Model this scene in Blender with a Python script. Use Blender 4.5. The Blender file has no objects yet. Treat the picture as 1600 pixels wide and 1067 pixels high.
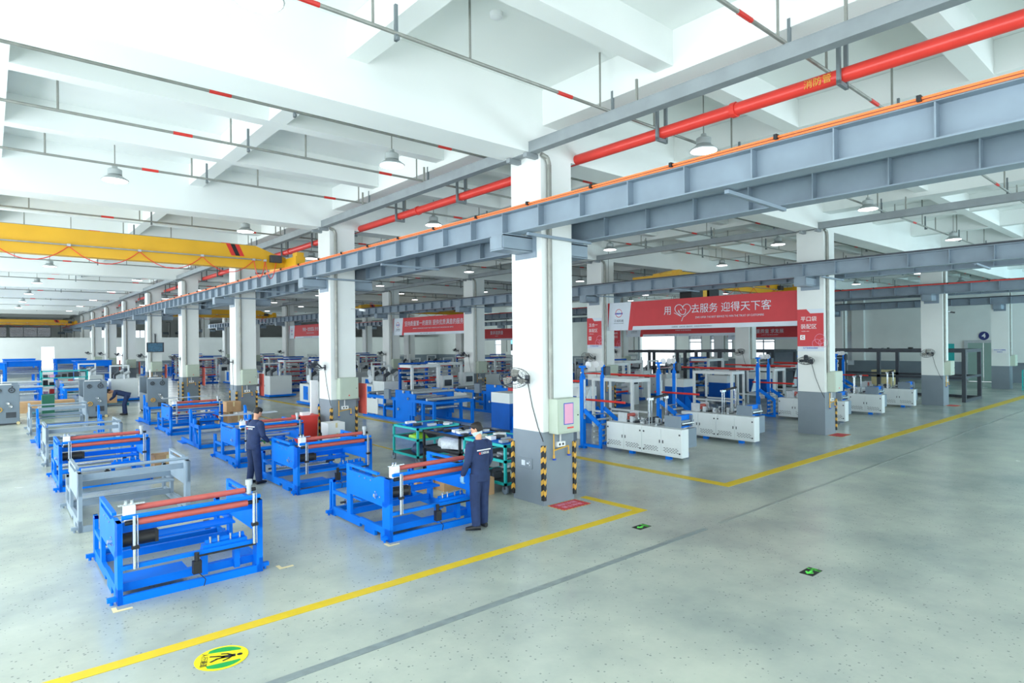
import bpy, math, random
from mathutils import Vector, Matrix
random.seed(7)
C = bpy.context.scene.collection
PI = math.pi
# ------------------------------------------------------------------ camera
cam_d = bpy.data.cameras.new('camera'); cam = bpy.data.objects.new('camera', cam_d); C.objects.link(cam)
yaw, ro = 0.861692, 0.00954722
F = Vector((math.cos(yaw), math.sin(yaw), 0)); Rr = Vector((math.sin(yaw), -math.cos(yaw), 0)); U = Vector((0, 0, 1))
r2 = Rr * math.cos(ro) - U * math.sin(ro); u2 = U * math.cos(ro) + Rr * math.sin(ro)
m = Matrix((r2, u2, -F)).transposed().to_4x4(); m.translation = Vector((0, 0, 3.1)); cam.matrix_world = m
cam_d.sensor_width = 36; cam_d.lens = 36 * 954.2 / 1600; cam_d.shift_y = 1.5 / 1600; cam_d.clip_end = 400; cam_d.clip_start = .05
bpy.context.scene.camera = cam
# ------------------------------------------------------------------ world, lights, exposure
sc = bpy.context.scene
sc.view_settings.view_transform = 'Standard'; sc.view_settings.look = 'None'
sc.view_settings.exposure = -0.08; sc.view_settings.gamma = 1; sc.view_settings.use_curve_mapping = False
w = bpy.data.worlds.new('world'); sc.world = w; w.use_nodes = True
bg = w.node_tree.nodes['Background']; bg.inputs[0].default_value = (.86, .94, 1, 1); bg.inputs[1].default_value = 2.2
def area(name, loc, rot, sx, sy, power, col=(.93, .97, 1)):
    d = bpy.data.lights.new(name, 'AREA'); d.shape = 'RECTANGLE'; d.size = sx; d.size_y = sy; d.energy = power; d.color = col
    o = bpy.data.objects.new(name, d); C.objects.link(o); o.location = loc; o.rotation_euler = rot; return o
# daylight through the window bands of the side wall (facing +X)
for k, yc in enumerate((-3.5, 8.5, 20.5, 32.5, 45, 60, 74, 89, 104)):
    area('window_daylight', (-5.35, yc, 3.6), (0, -PI / 2, 0), 4.6, 11.0, 1130 if k < 5 else 1050, (.88, .96, 1))
# fill lamps added behind the camera, mostly tilted up to brighten the ceiling
for xc, p, cc, z, tilt in ((5, 430, (.86, .95, 1), 4.2, -.05), (18, 1500, (.76, .92, 1), 2.2, 1.0), (34, 1750, (.64, .9, 1), 2.2, 1.05), (48, 2000, (.5, .85, 1), 2.2, .95)):
    area('aisle_fill', (xc, -8.3, z), (PI / 2 + tilt, 0, 0), 12, 3.2, p, cc)
for yc, p in ((38.4, 500), (58, 900)):
    area('gate_daylight', (53.3, yc, 2.6), (0, PI / 2, 0), 4.4, 8 if yc > 50 else 4, p, (.85, .95, 1))
area('hall_light', (30, 79, 4.6), (-PI / 2, 0, 0), 40, 4, 1500, (.85, .95, 1))  # broad area lamp hanging in front of the partition, facing the aisle
sc.cycles.sample_clamp_indirect = 6
sc.cycles.max_bounces = 8; sc.cycles.diffuse_bounces = 5; sc.cycles.glossy_bounces = 3; sc.cycles.transmission_bounces = 4; sc.cycles.transparent_max_bounces = 6
sc.cycles.caustics_reflective = False; sc.cycles.caustics_refractive = False
# ------------------------------------------------------------------ materials
def lin(c):
    return tuple(((x / 255 + .055) / 1.055) ** 2.4 if x > 10 else x / 255 / 12.92 for x in c)
def mat(name, c, rough=.5, metal=0., var=.06, scale=3., bump=0., emit=0., spec=.5):
    M = bpy.data.materials.new(name); M.use_nodes = True; nt = M.node_tree; b = nt.nodes['Principled BSDF']
    col = lin(c); b.inputs['Roughness'].default_value = rough; b.inputs['Metallic'].default_value = metal
    b.inputs['Specular IOR Level'].default_value = spec
    if var:
        g = nt.nodes.new('ShaderNodeNewGeometry'); n = nt.nodes.new('ShaderNodeTexNoise'); n.inputs['Scale'].default_value = scale; n.inputs['Detail'].default_value = 3
        r = nt.nodes.new('ShaderNodeValToRGB'); r.color_ramp.elements[0].position = .3; r.color_ramp.elements[1].position = .7
        r.color_ramp.elements[0].color = (*[x * (1 - var) for x in col], 1); r.color_ramp.elements[1].color = (*[min(1, x * (1 + var)) for x in col], 1)
        nt.links.new(g.outputs['Position'], n.inputs['Vector']); nt.links.new(n.outputs['Fac'], r.inputs[0]); nt.links.new(r.outputs[0], b.inputs['Base Color'])
        if bump:
            bp = nt.nodes.new('ShaderNodeBump'); bp.inputs['Strength'].default_value = bump; bp.inputs['Distance'].default_value = .02
            nt.links.new(n.outputs['Fac'], bp.inputs['Height']); nt.links.new(bp.outputs[0], b.inputs['Normal'])
    else: b.inputs['Base Color'].default_value = (*col, 1)
    if emit:
        b.inputs['Emission Color'].default_value = (*col, 1); b.inputs['Emission Strength'].default_value = emit
    return M
white = mat('white_wall_paint', (232, 236, 234), .75, var=.03, scale=.8)
ceilw = mat('white_ceiling_paint', (236, 240, 238), .85, var=.03, scale=.5)
greyp = mat('grey_dado_paint', (128, 140, 150), .6, var=.05, scale=1.5)
steel = mat('grey_painted_steel', (134, 150, 164), .45, var=.08, scale=2)
tray_m = mat('grey_tray_steel', (140, 148, 152), .5, var=.08, scale=3)
galv = mat('galvanised_pipe', (150, 152, 146), .45, .35, var=.12, scale=6)
hangm = mat('grey_hanger_steel', (112, 122, 126), .5, var=.08)
blue = mat('bright_blue_paint', (0, 118, 228), .5, var=.06, scale=2.2, spec=.16)
blue2 = mat('deep_blue_paint', (6, 88, 182), .5, var=.08, scale=2.2, spec=.2)
paleb = mat('grey_primer', (142, 160, 176), .5, var=.08, scale=3)
redr = mat('red_rubber_roller', (190, 92, 84), .5, var=.06, scale=8)
redp = mat('red_pipe_paint', (226, 62, 52), .35, var=.05)
reds = mat('signal_red_paint', (216, 52, 44), .45, var=.06)
orange = mat('orange_busbar', (244, 128, 66), .4, var=.05)
yellow = mat('crane_yellow_paint', (226, 172, 32), .42, var=.05, scale=1.5)
yline = mat('yellow_line_paint', (222, 190, 22), .5, var=.05, scale=4)
gline = mat('worn_grey_line', (130, 142, 142), .45, var=.12, scale=9)
black = mat('black_rubber', (26, 28, 32), .5, var=.1)
dark = mat('dark_steel', (70, 76, 84), .5, .3, var=.12, scale=5)
chrome = mat('chrome_steel', (205, 212, 216), .2, .85, var=.04, scale=9)
alu = mat('pale_aluminium', (186, 194, 198), .4, .3, var=.08, scale=9)
wcab = mat('white_machine_paint', (222, 230, 232), .4, var=.02)
gcab = mat('grey_machine_paint', (120, 136, 150), .45, var=.04)
boxg = mat('pale_green_box_paint', (186, 198, 182), .45, var=.03)
teal = mat('teal_cart_paint', (36, 186, 184), .45, var=.06)
card = mat('cardboard', (196, 158, 118), .8, var=.08, scale=6)
navy = mat('navy_workwear', (34, 52, 92), .85, var=.14, scale=9, bump=.3)
skin = mat('skin', (214, 158, 128), .55, var=.04)
hairm = mat('black_hair', (24, 20, 20), .6, var=.1, scale=40)
wht = mat('plain_white', (238, 240, 242), .6, var=0)
redban = mat('red_banner_print', (206, 62, 68), .6, var=.03)
whban = mat('white_banner_print', (216, 226, 236), .6, var=.02)
grn = mat('glowing_green_print', (96, 236, 84), .5, var=0)
dgrn = mat('green_print', (18, 160, 70), .5, var=0)
blkp = mat('black_print', (20, 22, 24), .55, var=0)
yelp = mat('yellow_sticker', (250, 232, 0), .5, var=0)
pink = mat('pink_paper', (232, 168, 196), .7, var=.03)
bluep = mat('blue_print', (40, 80, 190), .6, var=0)
gold = mat('yellow_brass_pipe', (220, 170, 70), .4, var=.06)
plastic = mat('clear_plastic_wrap', (214, 224, 230), .25, var=.12, scale=14, bump=.6)
fang = mat('grey_fan_plastic', (168, 166, 160), .4, var=.05)
lampm = mat('lamp_diffuser', (255, 255, 255), .4, var=0, emit=9.)
lampb = mat('lamp_housing', (176, 184, 184), .4, .3, var=.05)
skyw = mat('daylit_screen', (250, 252, 255), .5, var=0, emit=1.4)
screen = mat('lit_display_screen', (120, 200, 235), .3, var=.5, scale=.8, emit=1.2)
dglass = mat('dark_shutter_glass', (112, 130, 146), .3, var=.15, scale=1.2)
greenp = mat('green_painted_door', (150, 176, 168), .5, var=.03)
wood = mat('wooden_pallet', (170, 140, 110), .8, var=.15, scale=8)
tealp = mat('teal_plastic_pallet', (24, 104, 124), .5, var=.1)
cream = mat('cream_tape', (226, 210, 160), .6, var=.05)

def glass_mat():
    M = bpy.data.materials.new('window_glass'); M.use_nodes = True; nt = M.node_tree; nt.nodes.clear()
    o = nt.nodes.new('ShaderNodeOutputMaterial'); mx = nt.nodes.new('ShaderNodeMixShader'); t = nt.nodes.new('ShaderNodeBsdfTransparent'); g = nt.nodes.new('ShaderNodeBsdfGlossy')
    g.inputs['Roughness'].default_value = .05; mx.inputs[0].default_value = .08
    nt.links.new(t.outputs[0], mx.inputs[1]); nt.links.new(g.outputs[0], mx.inputs[2]); nt.links.new(mx.outputs[0], o.inputs[0]); return M
glassm = glass_mat()

def floor_mat():
    M = bpy.data.materials.new('polished_concrete'); M.use_nodes = True; nt = M.node_tree; b = nt.nodes['Principled BSDF']; N = nt.nodes.new; L = nt.links.new
    g = N('ShaderNodeNewGeometry')
    n = N('ShaderNodeTexNoise'); n.inputs['Scale'].default_value = .45; n.inputs['Detail'].default_value = 10; n.inputs['Roughness'].default_value = .62; L(g.outputs['Position'], n.inputs['Vector'])
    r = N('ShaderNodeValToRGB'); e = r.color_ramp.elements; e[0].position = .34; e[1].position = .66
    e[0].color = (*lin((152, 163, 158)), 1); e[1].color = (*lin((190, 197, 184)), 1); L(n.outputs['Fac'], r.inputs[0])
    v = N('ShaderNodeTexVoronoi'); v.inputs['Scale'].default_value = 27; v.inputs['Randomness'].default_value = 1; L(g.outputs['Position'], v.inputs['Vector'])
    v2 = N('ShaderNodeTexNoise'); v2.inputs['Scale'].default_value = 1.1; v2.inputs['Detail'].default_value = 3; L(g.outputs['Position'], v2.inputs['Vector'])
    # aggregate specks: small cells, only where a random cell value and a patch noise allow
    cell = N('ShaderNodeSeparateColor'); L(v.outputs['Color'], cell.inputs[0])
    a = N('ShaderNodeMath'); a.operation = 'LESS_THAN'; L(v.outputs['Distance'], a.inputs[0]); 
    sz = N('ShaderNodeMath'); sz.operation = 'MULTIPLY'; sz.inputs[1].default_value = .34; L(cell.outputs[1], sz.inputs[0]); L(sz.outputs[0], a.inputs[1])
    th = N('ShaderNodeMath'); th.operation = 'MULTIPLY'; th.inputs[1].default_value = .62; L(v2.outputs['Fac'], th.inputs[0])
    c2 = N('ShaderNodeMath'); c2.operation = 'LESS_THAN'; L(cell.outputs[0], c2.inputs[0]); L(th.outputs[0], c2.inputs[1])
    ml = N('ShaderNodeMath'); ml.operation = 'MULTIPLY'; L(a.outputs[0], ml.inputs[0]); L(c2.outputs[0], ml.inputs[1])
    ml2 = N('ShaderNodeMath'); ml2.operation = 'MULTIPLY'; ml2.inputs[1].default_value = .6; L(ml.outputs[0], ml2.inputs[0])
    mx = N('ShaderNodeMix'); mx.data_type = 'RGBA'; L(ml2.outputs[0], mx.inputs['Factor']); L(r.outputs[0], mx.inputs['A']); mx.inputs['B'].default_value = (*lin((84, 96, 100)), 1)
    L(mx.outputs['Result'], b.inputs['Base Color'])
    rr = N('ShaderNodeMapRange'); rr.inputs[3].default_value = .13; rr.inputs[4].default_value = .34; L(n.outputs['Fac'], rr.inputs[0]); L(rr.outputs[0], b.inputs['Roughness'])
    b.inputs['Specular IOR Level'].default_value = .5
    return M
floorm = floor_mat()

# ------------------------------------------------------------------ mesh helpers
class MB:
    def __init__(s): s.v = []; s.f = []
    def box(s, x0, x1, y0, y1, z0, z1):
        n = len(s.v); s.v += [(x, y, z) for x in (x0, x1) for y in (y0, y1) for z in (z0, z1)]
        s.f += [tuple(n + i for i in q) for q in ((0, 1, 3, 2), (4, 6, 7, 5), (0, 4, 5, 1), (2, 3, 7, 6), (0, 2, 6, 4), (1, 5, 7, 3))]; return s
    def cyl(s, p0, p1, r, n=10, r1=None, caps=True):
        p0 = Vector(p0); p1 = Vector(p1); d = (p1 - p0).normalized(); a = d.orthogonal().normalized(); b = d.cross(a); r1 = r if r1 is None else r1; k = len(s.v)
        for p, q in ((p0, r), (p1, r1)):
            for i in range(n):
                t = 2 * PI * i / n; s.v.append(tuple(p + a * math.cos(t) * q + b * math.sin(t) * q))
        for i in range(n): j = (i + 1) % n; s.f.append((k + i, k + j, k + n + j, k + n + i))
        if caps: s.f.append(tuple(k + i for i in reversed(range(n)))); s.f.append(tuple(k + n + i for i in range(n)))
        return s
    def bar(s, p0, p1, wd, h):          # rectangular bar between two points, wd sideways, h upwards
        p0 = Vector(p0); p1 = Vector(p1); d = (p1 - p0).normalized(); up = Vector((0, 0, 1)) if abs(d.z) < .95 else Vector((1, 0, 0))
        a = d.cross(up).normalized() * wd / 2; b = a.cross(d).normalized() * h / 2; k = len(s.v)
        for p in (p0, p1):
            for q in (-a - b, a - b, a + b, -a + b): s.v.append(tuple(p + q))
        s.f += [tuple(k + i for i in q) for q in ((0, 1, 5, 4), (1, 2, 6, 5), (2, 3, 7, 6), (3, 0, 4, 7), (3, 2, 1, 0), (4, 5, 6, 7))]; return s
    def path(s, pts, r, n=6):
        for a, b in zip(pts, pts[1:]): s.cyl(a, b, r, n)
        return s
    def prism(s, pts, axis, a, b):      # polygon pts (2-D) extruded along axis from a to b
        k = len(s.v); n = len(pts)
        def P(u, v, t): return {'x': (t, u, v), 'y': (u, t, v), 'z': (u, v, t)}[axis]
        s.v += [P(u, v, a) for u, v in pts] + [P(u, v, b) for u, v in pts]
        for i in range(n): j = (i + 1) % n; s.f.append((k + i, k + j, k + n + j, k + n + i))
        s.f.append(tuple(k + i for i in reversed(range(n)))); s.f.append(tuple(k + n + i for i in range(n))); return s
    def ring(s, c, nrm, R, r, n=20, m=5):
        c = Vector(c); nrm = Vector(nrm).normalized(); a = nrm.orthogonal().normalized(); b = nrm.cross(a); k = len(s.v)
        for i in range(n):
            t = 2 * PI * i / n; e = a * math.cos(t) + b * math.sin(t)
            for j in range(m): q = 2 * PI * j / m; s.v.append(tuple(c + e * (R + r * math.cos(q)) + nrm * r * math.sin(q)))
        for i in range(n):
            for j in range(m): s.f.append((k + i * m + j, k + ((i + 1) % n) * m + j, k + ((i + 1) % n) * m + (j + 1) % m, k + i * m + (j + 1) % m))
        return s
    def lathe(s, c, prof, n=16):        # prof: (radius, z) about the vertical through c
        k = len(s.v)
        for r, z in prof:
            for i in range(n): t = 2 * PI * i / n; s.v.append((c[0] + r * math.cos(t), c[1] + r * math.sin(t), c[2] + z))
        for q in range(len(prof) - 1):
            for i in range(n): j = (i + 1) % n; s.f.append((k + q * n + i, k + q * n + j, k + (q + 1) * n + j, k + (q + 1) * n + i))
        s.f.append(tuple(k + i for i in reversed(range(n)))); s.f.append(tuple(k + (len(prof) - 1) * n + i for i in range(n))); return s
    def build(s, name, m, parent=None, smooth=False, bevel=0):
        me = bpy.data.meshes.new(name); me.from_pydata(s.v, [], s.f); me.update(); me.materials.append(m)
        import bmesh
        bm = bmesh.new(); bm.from_mesh(me); bmesh.ops.recalc_face_normals(bm, faces=bm.faces)
        if bevel: bmesh.ops.bevel(bm, geom=[e for e in bm.edges], offset=bevel, segments=1, affect='EDGES', clamp_overlap=True)
        bm.to_mesh(me); bm.free()
        if smooth:
            me.polygons.foreach_set('use_smooth', [True] * len(me.polygons)); me.set_sharp_from_angle(angle=math.radians(40))
        o = bpy.data.objects.new(name, me); C.objects.link(o)
        if parent is not None: o.parent = parent
        return o
def rep(o, offs):
    for d in offs: c = o.copy(); C.objects.link(c); c.location = o.location + Vector(d)
    return o
def tag(o, label, cat, group=None, kind=None):
    o['label'] = label; o['category'] = cat
    if group: o['group'] = group
    if kind: o['kind'] = kind
    return o
def empty(name, loc, rz=0., label=None, cat=None, group=None, kind=None):
    o = bpy.data.objects.new(name, None); C.objects.link(o); o.location = loc; o.rotation_euler = (0, 0, rz); o.empty_display_size = .1
    if label: tag(o, label, cat, group, kind)
    return o
def struct(o): o['kind'] = 'structure'; return o
def copy_tree(o, parent=None):
    c = o.copy(); C.objects.link(c)
    if parent is not None: c.parent = parent
    for ch in kids.get(o.name) or list(o.children): copy_tree(ch, c)
    return c
kids = {}
def dup(o, loc, label, rz=None, group=None):
    c = copy_tree(o); c.location = loc; c['label'] = label
    if rz is not None: c.rotation_euler = (0, 0, rz)
    if group: c['group'] = group
    return c
def B(name, m, parent, x0, x1, y0, y1, z0, z1, bevel=0): return MB().box(x0, x1, y0, y1, z0, z1).build(name, m, parent, bevel=bevel)
def Y_(name, m, parent, p0, p1, r, n=12): return MB().cyl(p0, p1, r, n).build(name, m, parent, smooth=True)
ORD = 'first second third fourth fifth sixth seventh eighth ninth tenth eleventh twelfth thirteenth fourteenth'.split()
def text(name, body, size, m, mw, parent=None, align='CENTER', bold=0., spacing=1., ext=.003, sx=1.):
    cu = bpy.data.curves.new(name, 'FONT'); cu.body = body; cu.size = size; cu.align_x = align; cu.align_y = 'CENTER'; cu.extrude = ext; cu.offset = bold; cu.space_character = spacing; cu.resolution_u = 2
    t = bpy.data.objects.new(name + '_source', cu); C.objects.link(t)
    dg = bpy.context.evaluated_depsgraph_get(); me = bpy.data.meshes.new_from_object(t.evaluated_get(dg)); bpy.data.objects.remove(t)
    me.materials.clear(); me.materials.append(m); me.name = name
    o = bpy.data.objects.new(name, me); C.objects.link(o); o.matrix_world = mw @ Matrix.Diagonal((sx, 1, 1, 1))
    if parent is not None:
        o.parent = parent; o.matrix_parent_inverse = Matrix.Translation(parent.location).inverted() if not any(parent.rotation_euler) else (Matrix.Translation(parent.location) @ Matrix.Rotation(parent.rotation_euler.z, 4, 'Z')).inverted()
    return o
def frame(right, up, loc):
    r = Vector(right).normalized(); u = Vector(up).normalized(); n = r.cross(u); mm = Matrix((r, u, n)).transposed().to_4x4(); mm.translation = Vector(loc); return mm
FX = lambda loc: frame((0, -1, 0), (0, 0, 1), loc)     # a print that faces -X
FY = lambda loc: frame((1, 0, 0), (0, 0, 1), loc)      # a print that faces -Y

# ------------------------------------------------------------------ the setting
S = 9.404; Y0 = 8.395; WX, WY = .821, .863
ROW = {'A': 7.958, 'B': 20.492, 'C': 33.26, 'D': 46.543}
H_MAIN, H_Y, H_RIB, H_SLAB = 6.67, 7.24, 7.36, 7.92
XW, YE = 53.5, 112.
struct(B('floor', floorm, None, -5.6, XW + 6, -9.2, YE + .3, -.3, 0))
ceil = struct(B('ceiling', ceilw, None, -5.6, XW + 6, -9.2, YE + .3, H_SLAB, H_SLAB + .3))
rx = [-4.18 + 4.18 * i + .11 for i in range(14)]
xb = B('rib', ceilw, ceil, -5.3, XW, -.16, .16, H_RIB, H_SLAB); xb.location.y = Y0 + WY / 2 + S / 3
xm = B('beam', ceilw, ceil, -5.3, XW, -.36, .36, H_MAIN, H_SLAB); xm.location.y = Y0 + WY / 2
for k in range(-1, 11):
    yc = Y0 + WY / 2 + k * S
    if k: o = xm.copy(); C.objects.link(o); o.location.y = yc
    for j in (1, 2):
        if k == 0 and j == 1: continue
        o = xb.copy(); C.objects.link(o); o.location.y = yc + S / 3 * j
colx = {n: x + WX / 2 for n, x in ROW.items()}
ym = B('beam', ceilw, ceil, -.28, .28, -9, YE, H_Y, H_SLAB - .002); ym.location.x = colx['A']
yr = B('rib', ceilw, ceil, -.165, .165, -9, YE, H_RIB + .003, H_SLAB - .004); yr.location.x = 4.25
for i, (a, b) in enumerate((('A', 'B'), ('B', 'C'), ('C', 'D'))):
    o = ym.copy(); C.objects.link(o); o.location.x = colx[b]
    for j in (1, 2): o = yr.copy(); C.objects.link(o); o.location.x = colx[a] + (colx[b] - colx[a]) / 3 * j
for x in (.1, -4.0, 51.0): o = yr.copy(); C.objects.link(o); o.location.x = x

def wall(name, axis, pos, a0, a1, z0, z1, holes, m, th=.24, dado=None):
    """wall in plane axis=pos, from a0 to a1; holes = (h0,h1,hz0,hz1)"""
    mb = MB(); md = MB()
    def put(p0, p1, q0, q1):
        for lo, hi, t in ((q0, min(q1, dado or q0), md), (max(q0, dado or q0), q1, mb)):
            if hi - lo > 1e-3: t.box(pos, pos + th, p0, p1, lo, hi) if axis == 'x' else t.box(p0, p1, pos, pos + th, lo, hi)
    edges = sorted({a0, a1, *[h[0] for h in holes], *[h[1] for h in holes]})
    for p0, p1 in zip(edges, edges[1:]):
        hs = sorted([h for h in holes if h[0] <= p0 + 1e-6 and h[1] >= p1 - 1e-6], key=lambda h: h[2]); z = z0
        for h in hs:
            if h[2] > z: put(p0, p1, z, h[2])
            z = h[3]
        if z < z1: put(p0, p1, z, z1)
    o = struct(mb.build(name, m))
    if md.v: struct(md.build('dado', greyp, o))
    return o
def window(name, axis, pos, a0, a1, z0, z1, nv=2, nh=2, shutter=0.):
    fr = MB(); t = .05; gl = MB()
    def bx(mb, p0, p1, q0, q1, d0=-.02, d1=.06): mb.box(pos + d0, pos + d1, p0, p1, q0, q1) if axis == 'x' else mb.box(p0, p1, pos + d0, pos + d1, q0, q1)
    for i in range(nv + 1): c = a0 + (a1 - a0) * i / nv; bx(fr, c - t, c + t, z0, z1)
    for i in range(nh + 1): c = z0 + (z1 - z0) * i / nh; bx(fr, a0, a1, c - t, c + t)
    o = struct(fr.build(name, alu))
    for i in range(nv):
        for j in range(nh):
            g = MB(); A = a0 + (a1 - a0) * i / nv; Bq = a0 + (a1 - a0) * (i + 1) / nv; q0 = z0 + (z1 - z0) * j / nh; q1 = z0 + (z1 - z0) * (j + 1) / nh
            bx(g, A + t, Bq - t, q0 + t, q1 - t, .02, .03); g.build('pane', glassm, o)
    if shutter:
        s = MB(); n = 9; h = (z1 - z0) * shutter / n
        for i in range(n): bx(s, a0, a1, z1 - h * (i + 1) + .015, z1 - h * i, -.06, -.03)
        s.build('shutter', dglass, o)
    return o
# right side wall with loading gate, window bays and the sliding door
wr_holes = [(10.2, 12.0, 0, 2.75), (26.2, 28.3, 1.5, 4.4), (30.3, 32.6, 1.5, 4.4), (33.6, 35.0, 1.5, 4.4), (36.7, 41.0, 0, 4.6), (43.8, 48, 1.5, 4.4), (52, 57, 1.2, 4.4), (61, 66, 1.2, 4.4), (70, 75, 1.2, 4.4)]
wall('wall_right', 'x', XW, -9, YE, 0, H_SLAB, wr_holes, white, dado=1.39)
window('window_1', 'x', XW, 26.2, 28.3, 1.5, 4.4, 2, 2, .45); window('window_2', 'x', XW, 30.3, 32.6, 1.5, 4.4, 2, 2, .42); window('window_3', 'x', XW, 33.6, 35.0, 1.5, 4.4, 1, 2, .4)
for i, (a, b) in enumerate(((43.8, 48), (52, 57), (61, 66), (70, 75))): window('window_%d' % (i + 4), 'x', XW, a, b, 1.5 if i == 0 else 1.2, 4.4, 3, 2, 0)
g = struct(MB().box(XW - .08, XW, 36.5, 36.7, 0, 4.8).box(XW - .08, XW, 41.0, 41.2, 0, 4.8).box(XW - .08, XW, 36.5, 41.2, 4.6, 4.8).build('door_1', alu))
for i in range(4): B('panel', dglass, g, XW - .14, XW - .09, 41.2 + i * .55, 41.72 + i * .55, .05, 4.6)
d4 = struct(MB().box(XW - .1, XW, 12.0, 12.2, 0, 2.95).box(XW - .1, XW, 10.0, 10.2, 0, 2.95).box(XW - .1, XW, 10.2, 12.0, 2.75, 2.95).build('door_2', alu))
B('panel', greenp, d4, XW + .02, XW + .08, 11.11, 12.0, .02, 2.75); B('panel', greenp, d4, XW + .02, XW + .08, 10.2, 11.09, .02, 2.75)
B('door_handle', chrome, d4, XW - .06, XW + .02, 11.18, 11.22, 1.0, 1.3)
for yy in (19.2, 9.0): struct(B('trim_%d' % (1 if yy > 10 else 2), white, None, XW - .35, XW - .001, yy - .45, yy + .45, 1.39, H_SLAB - .01))
# the partition at the end of the first bays and the far end wall
wall('wall_partition', 'y', 80., -5, XW, 0, 3.97, [(4.2, 5.3, 0, 3.1), (10.6, 11.6, 1.0, 3.0)], white, .2, dado=1.39)
struct(B('trim_3', white, None, -5, XW, 79.9, 80.3, 3.97, 4.06))
wall('wall_end', 'y', YE, -5.3, XW, 0, H_SLAB, [(5.4, 8.2, 0, 3.6), (14.2, 17.2, .3, 3.7), (-3.0, 2.0, 4.5, 6.0), (2.3, 7.0, 4.5, 6.0), (11, 14, 4.2, 5.6), (17, 19, 4.2, 5.6)], white, .25, dado=1.39)  # low openings added so bright sky fills the partition door and window
for i, (a, b) in enumerate(((-3., 2.), (2.3, 7.), (11, 14), (17, 19))): window('window_%d' % (i + 8), 'y', YE, a, b, 4.5 if i < 2 else 4.2, 6.0 if i < 2 else 5.6, 3, 1, 1. if i < 2 else 0)
wall('wall_left', 'x', -5.3, -9, YE, 0, H_SLAB, [(-9 + 1.0 + i * 9.4, -9 + 8.6 + i * 9.4, 1.0, 6.3) for i in range(10)], white, .24)
wall('wall_behind', 'y', -8.6, -5.3, XW, 0, H_SLAB, [(-4 + i * 9.4, 4 + i * 9.4, 1.0, 6.5) for i in range(6)], white, .24)

# ------------------------------------------------------------------ columns with brackets and services
def chevron_guard(parent, x, y, z0, z1, name='corner_guard', w_=.07, fy=True):
    g = B(name, black, parent, x - w_ / 2, x + w_ / 2, y - w_ / 2 - .005, y + w_ / 2 - .005, z0, z1)
    mb = MB(); n = 5; p = (z1 - z0) / n
    for i in range(n):
        z = z0 + p * i + p * .35; h = .09; e = .004
        for sgn in (-1, 1):       # V shape on the -Y face, slanted on the -X face
            a, b = (x, x + sgn * w_ / 2)
            mb.prism([(a, z), (b, z + .05), (b, z + .05 + h), (a, z + h)], 'y', y - w_ / 2 - .005 - e, y - w_ / 2 - .005)
        mb.prism([(y - w_ / 2, z + .05), (y + w_ / 2, z), (y + w_ / 2, z + h), (y - w_ / 2, z + .05 + h)], 'x', x - w_ / 2 - e, x - w_ / 2)
    mb.build('chevron', gold, g)
def column(row, k, guards):
    x, y = ROW[row], Y0 + k * S
    o = empty('concrete_pillar', (x, y, 0), 0, '', 'pillar', 'white pillars with grey bases in ' + {'A': 'the first row', 'B': 'the second row', 'C': 'the third row', 'D': 'the fourth row'}[row])
    place = {'A': 'first', 'B': 'second', 'C': 'third', 'D': 'fourth'}[row]
    o['label'] = 'white concrete pillar with grey base, %s along the %s row from the open aisle' % (ORD[k], place)
    B('shaft', white, o, 0, WX, 0, WY, 1.385, H_MAIN + .02); B('base', greyp, o, -.004, WX + .004, -.004, WY + .004, 0, 1.39)
    for nm, x0, x1 in (('bracket', -.74, 0), ('bracket', WX, WX + .72)):
        b = MB(); yc = WY / 2; b.box(x0, x1, yc - .2, yc - .17, 4.84, 5.1).box(x0, x1, yc + .17, yc + .2, 4.84, 5.1).box(x0, x1, yc - .2, yc + .2, 5.08, 5.12).box(x0, x1, yc - .2, yc + .2, 4.82, 4.85)
        s = x0 if x0 < 0 else x1; b.box(s - .015, s + .015, yc - .17, yc + .17, 4.85, 5.08)
        e = -.02 if x0 < 0 else WX; b.box(e, e + .02, yc - .3, yc + .3, 4.72, 5.16)
        b.build(nm, steel, o)
    pz = 2.02 if row in 'AB' else 2.0
    MB().path([(.17, -.05, pz), (.17, -.05, 6.48), (.12, -.05, 6.6), (-.02, -.04, 6.64)], .045, 8).build('downpipe', galv, o, smooth=True)
    if guards:
        for gx, gy in ((0, 0), (WX, 0), (0, WY)) if guards == 2 else ((WX, 0),): chevron_guard(o, gx, gy, .1, 1.14)
    for yy in (.06, .55): B('tray_bracket', tray_m, o, -.3, -.0, yy, yy + .1, 6.58, 6.66)
    return o
for k in range(12): column('A', k, 2 if k < 5 else 0)
for k in range(11): column('B', k, 1 if k < 3 else 0)
for k in range(7): column('C', k, 0)
for k in range(6): column('D', k, 0)

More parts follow.
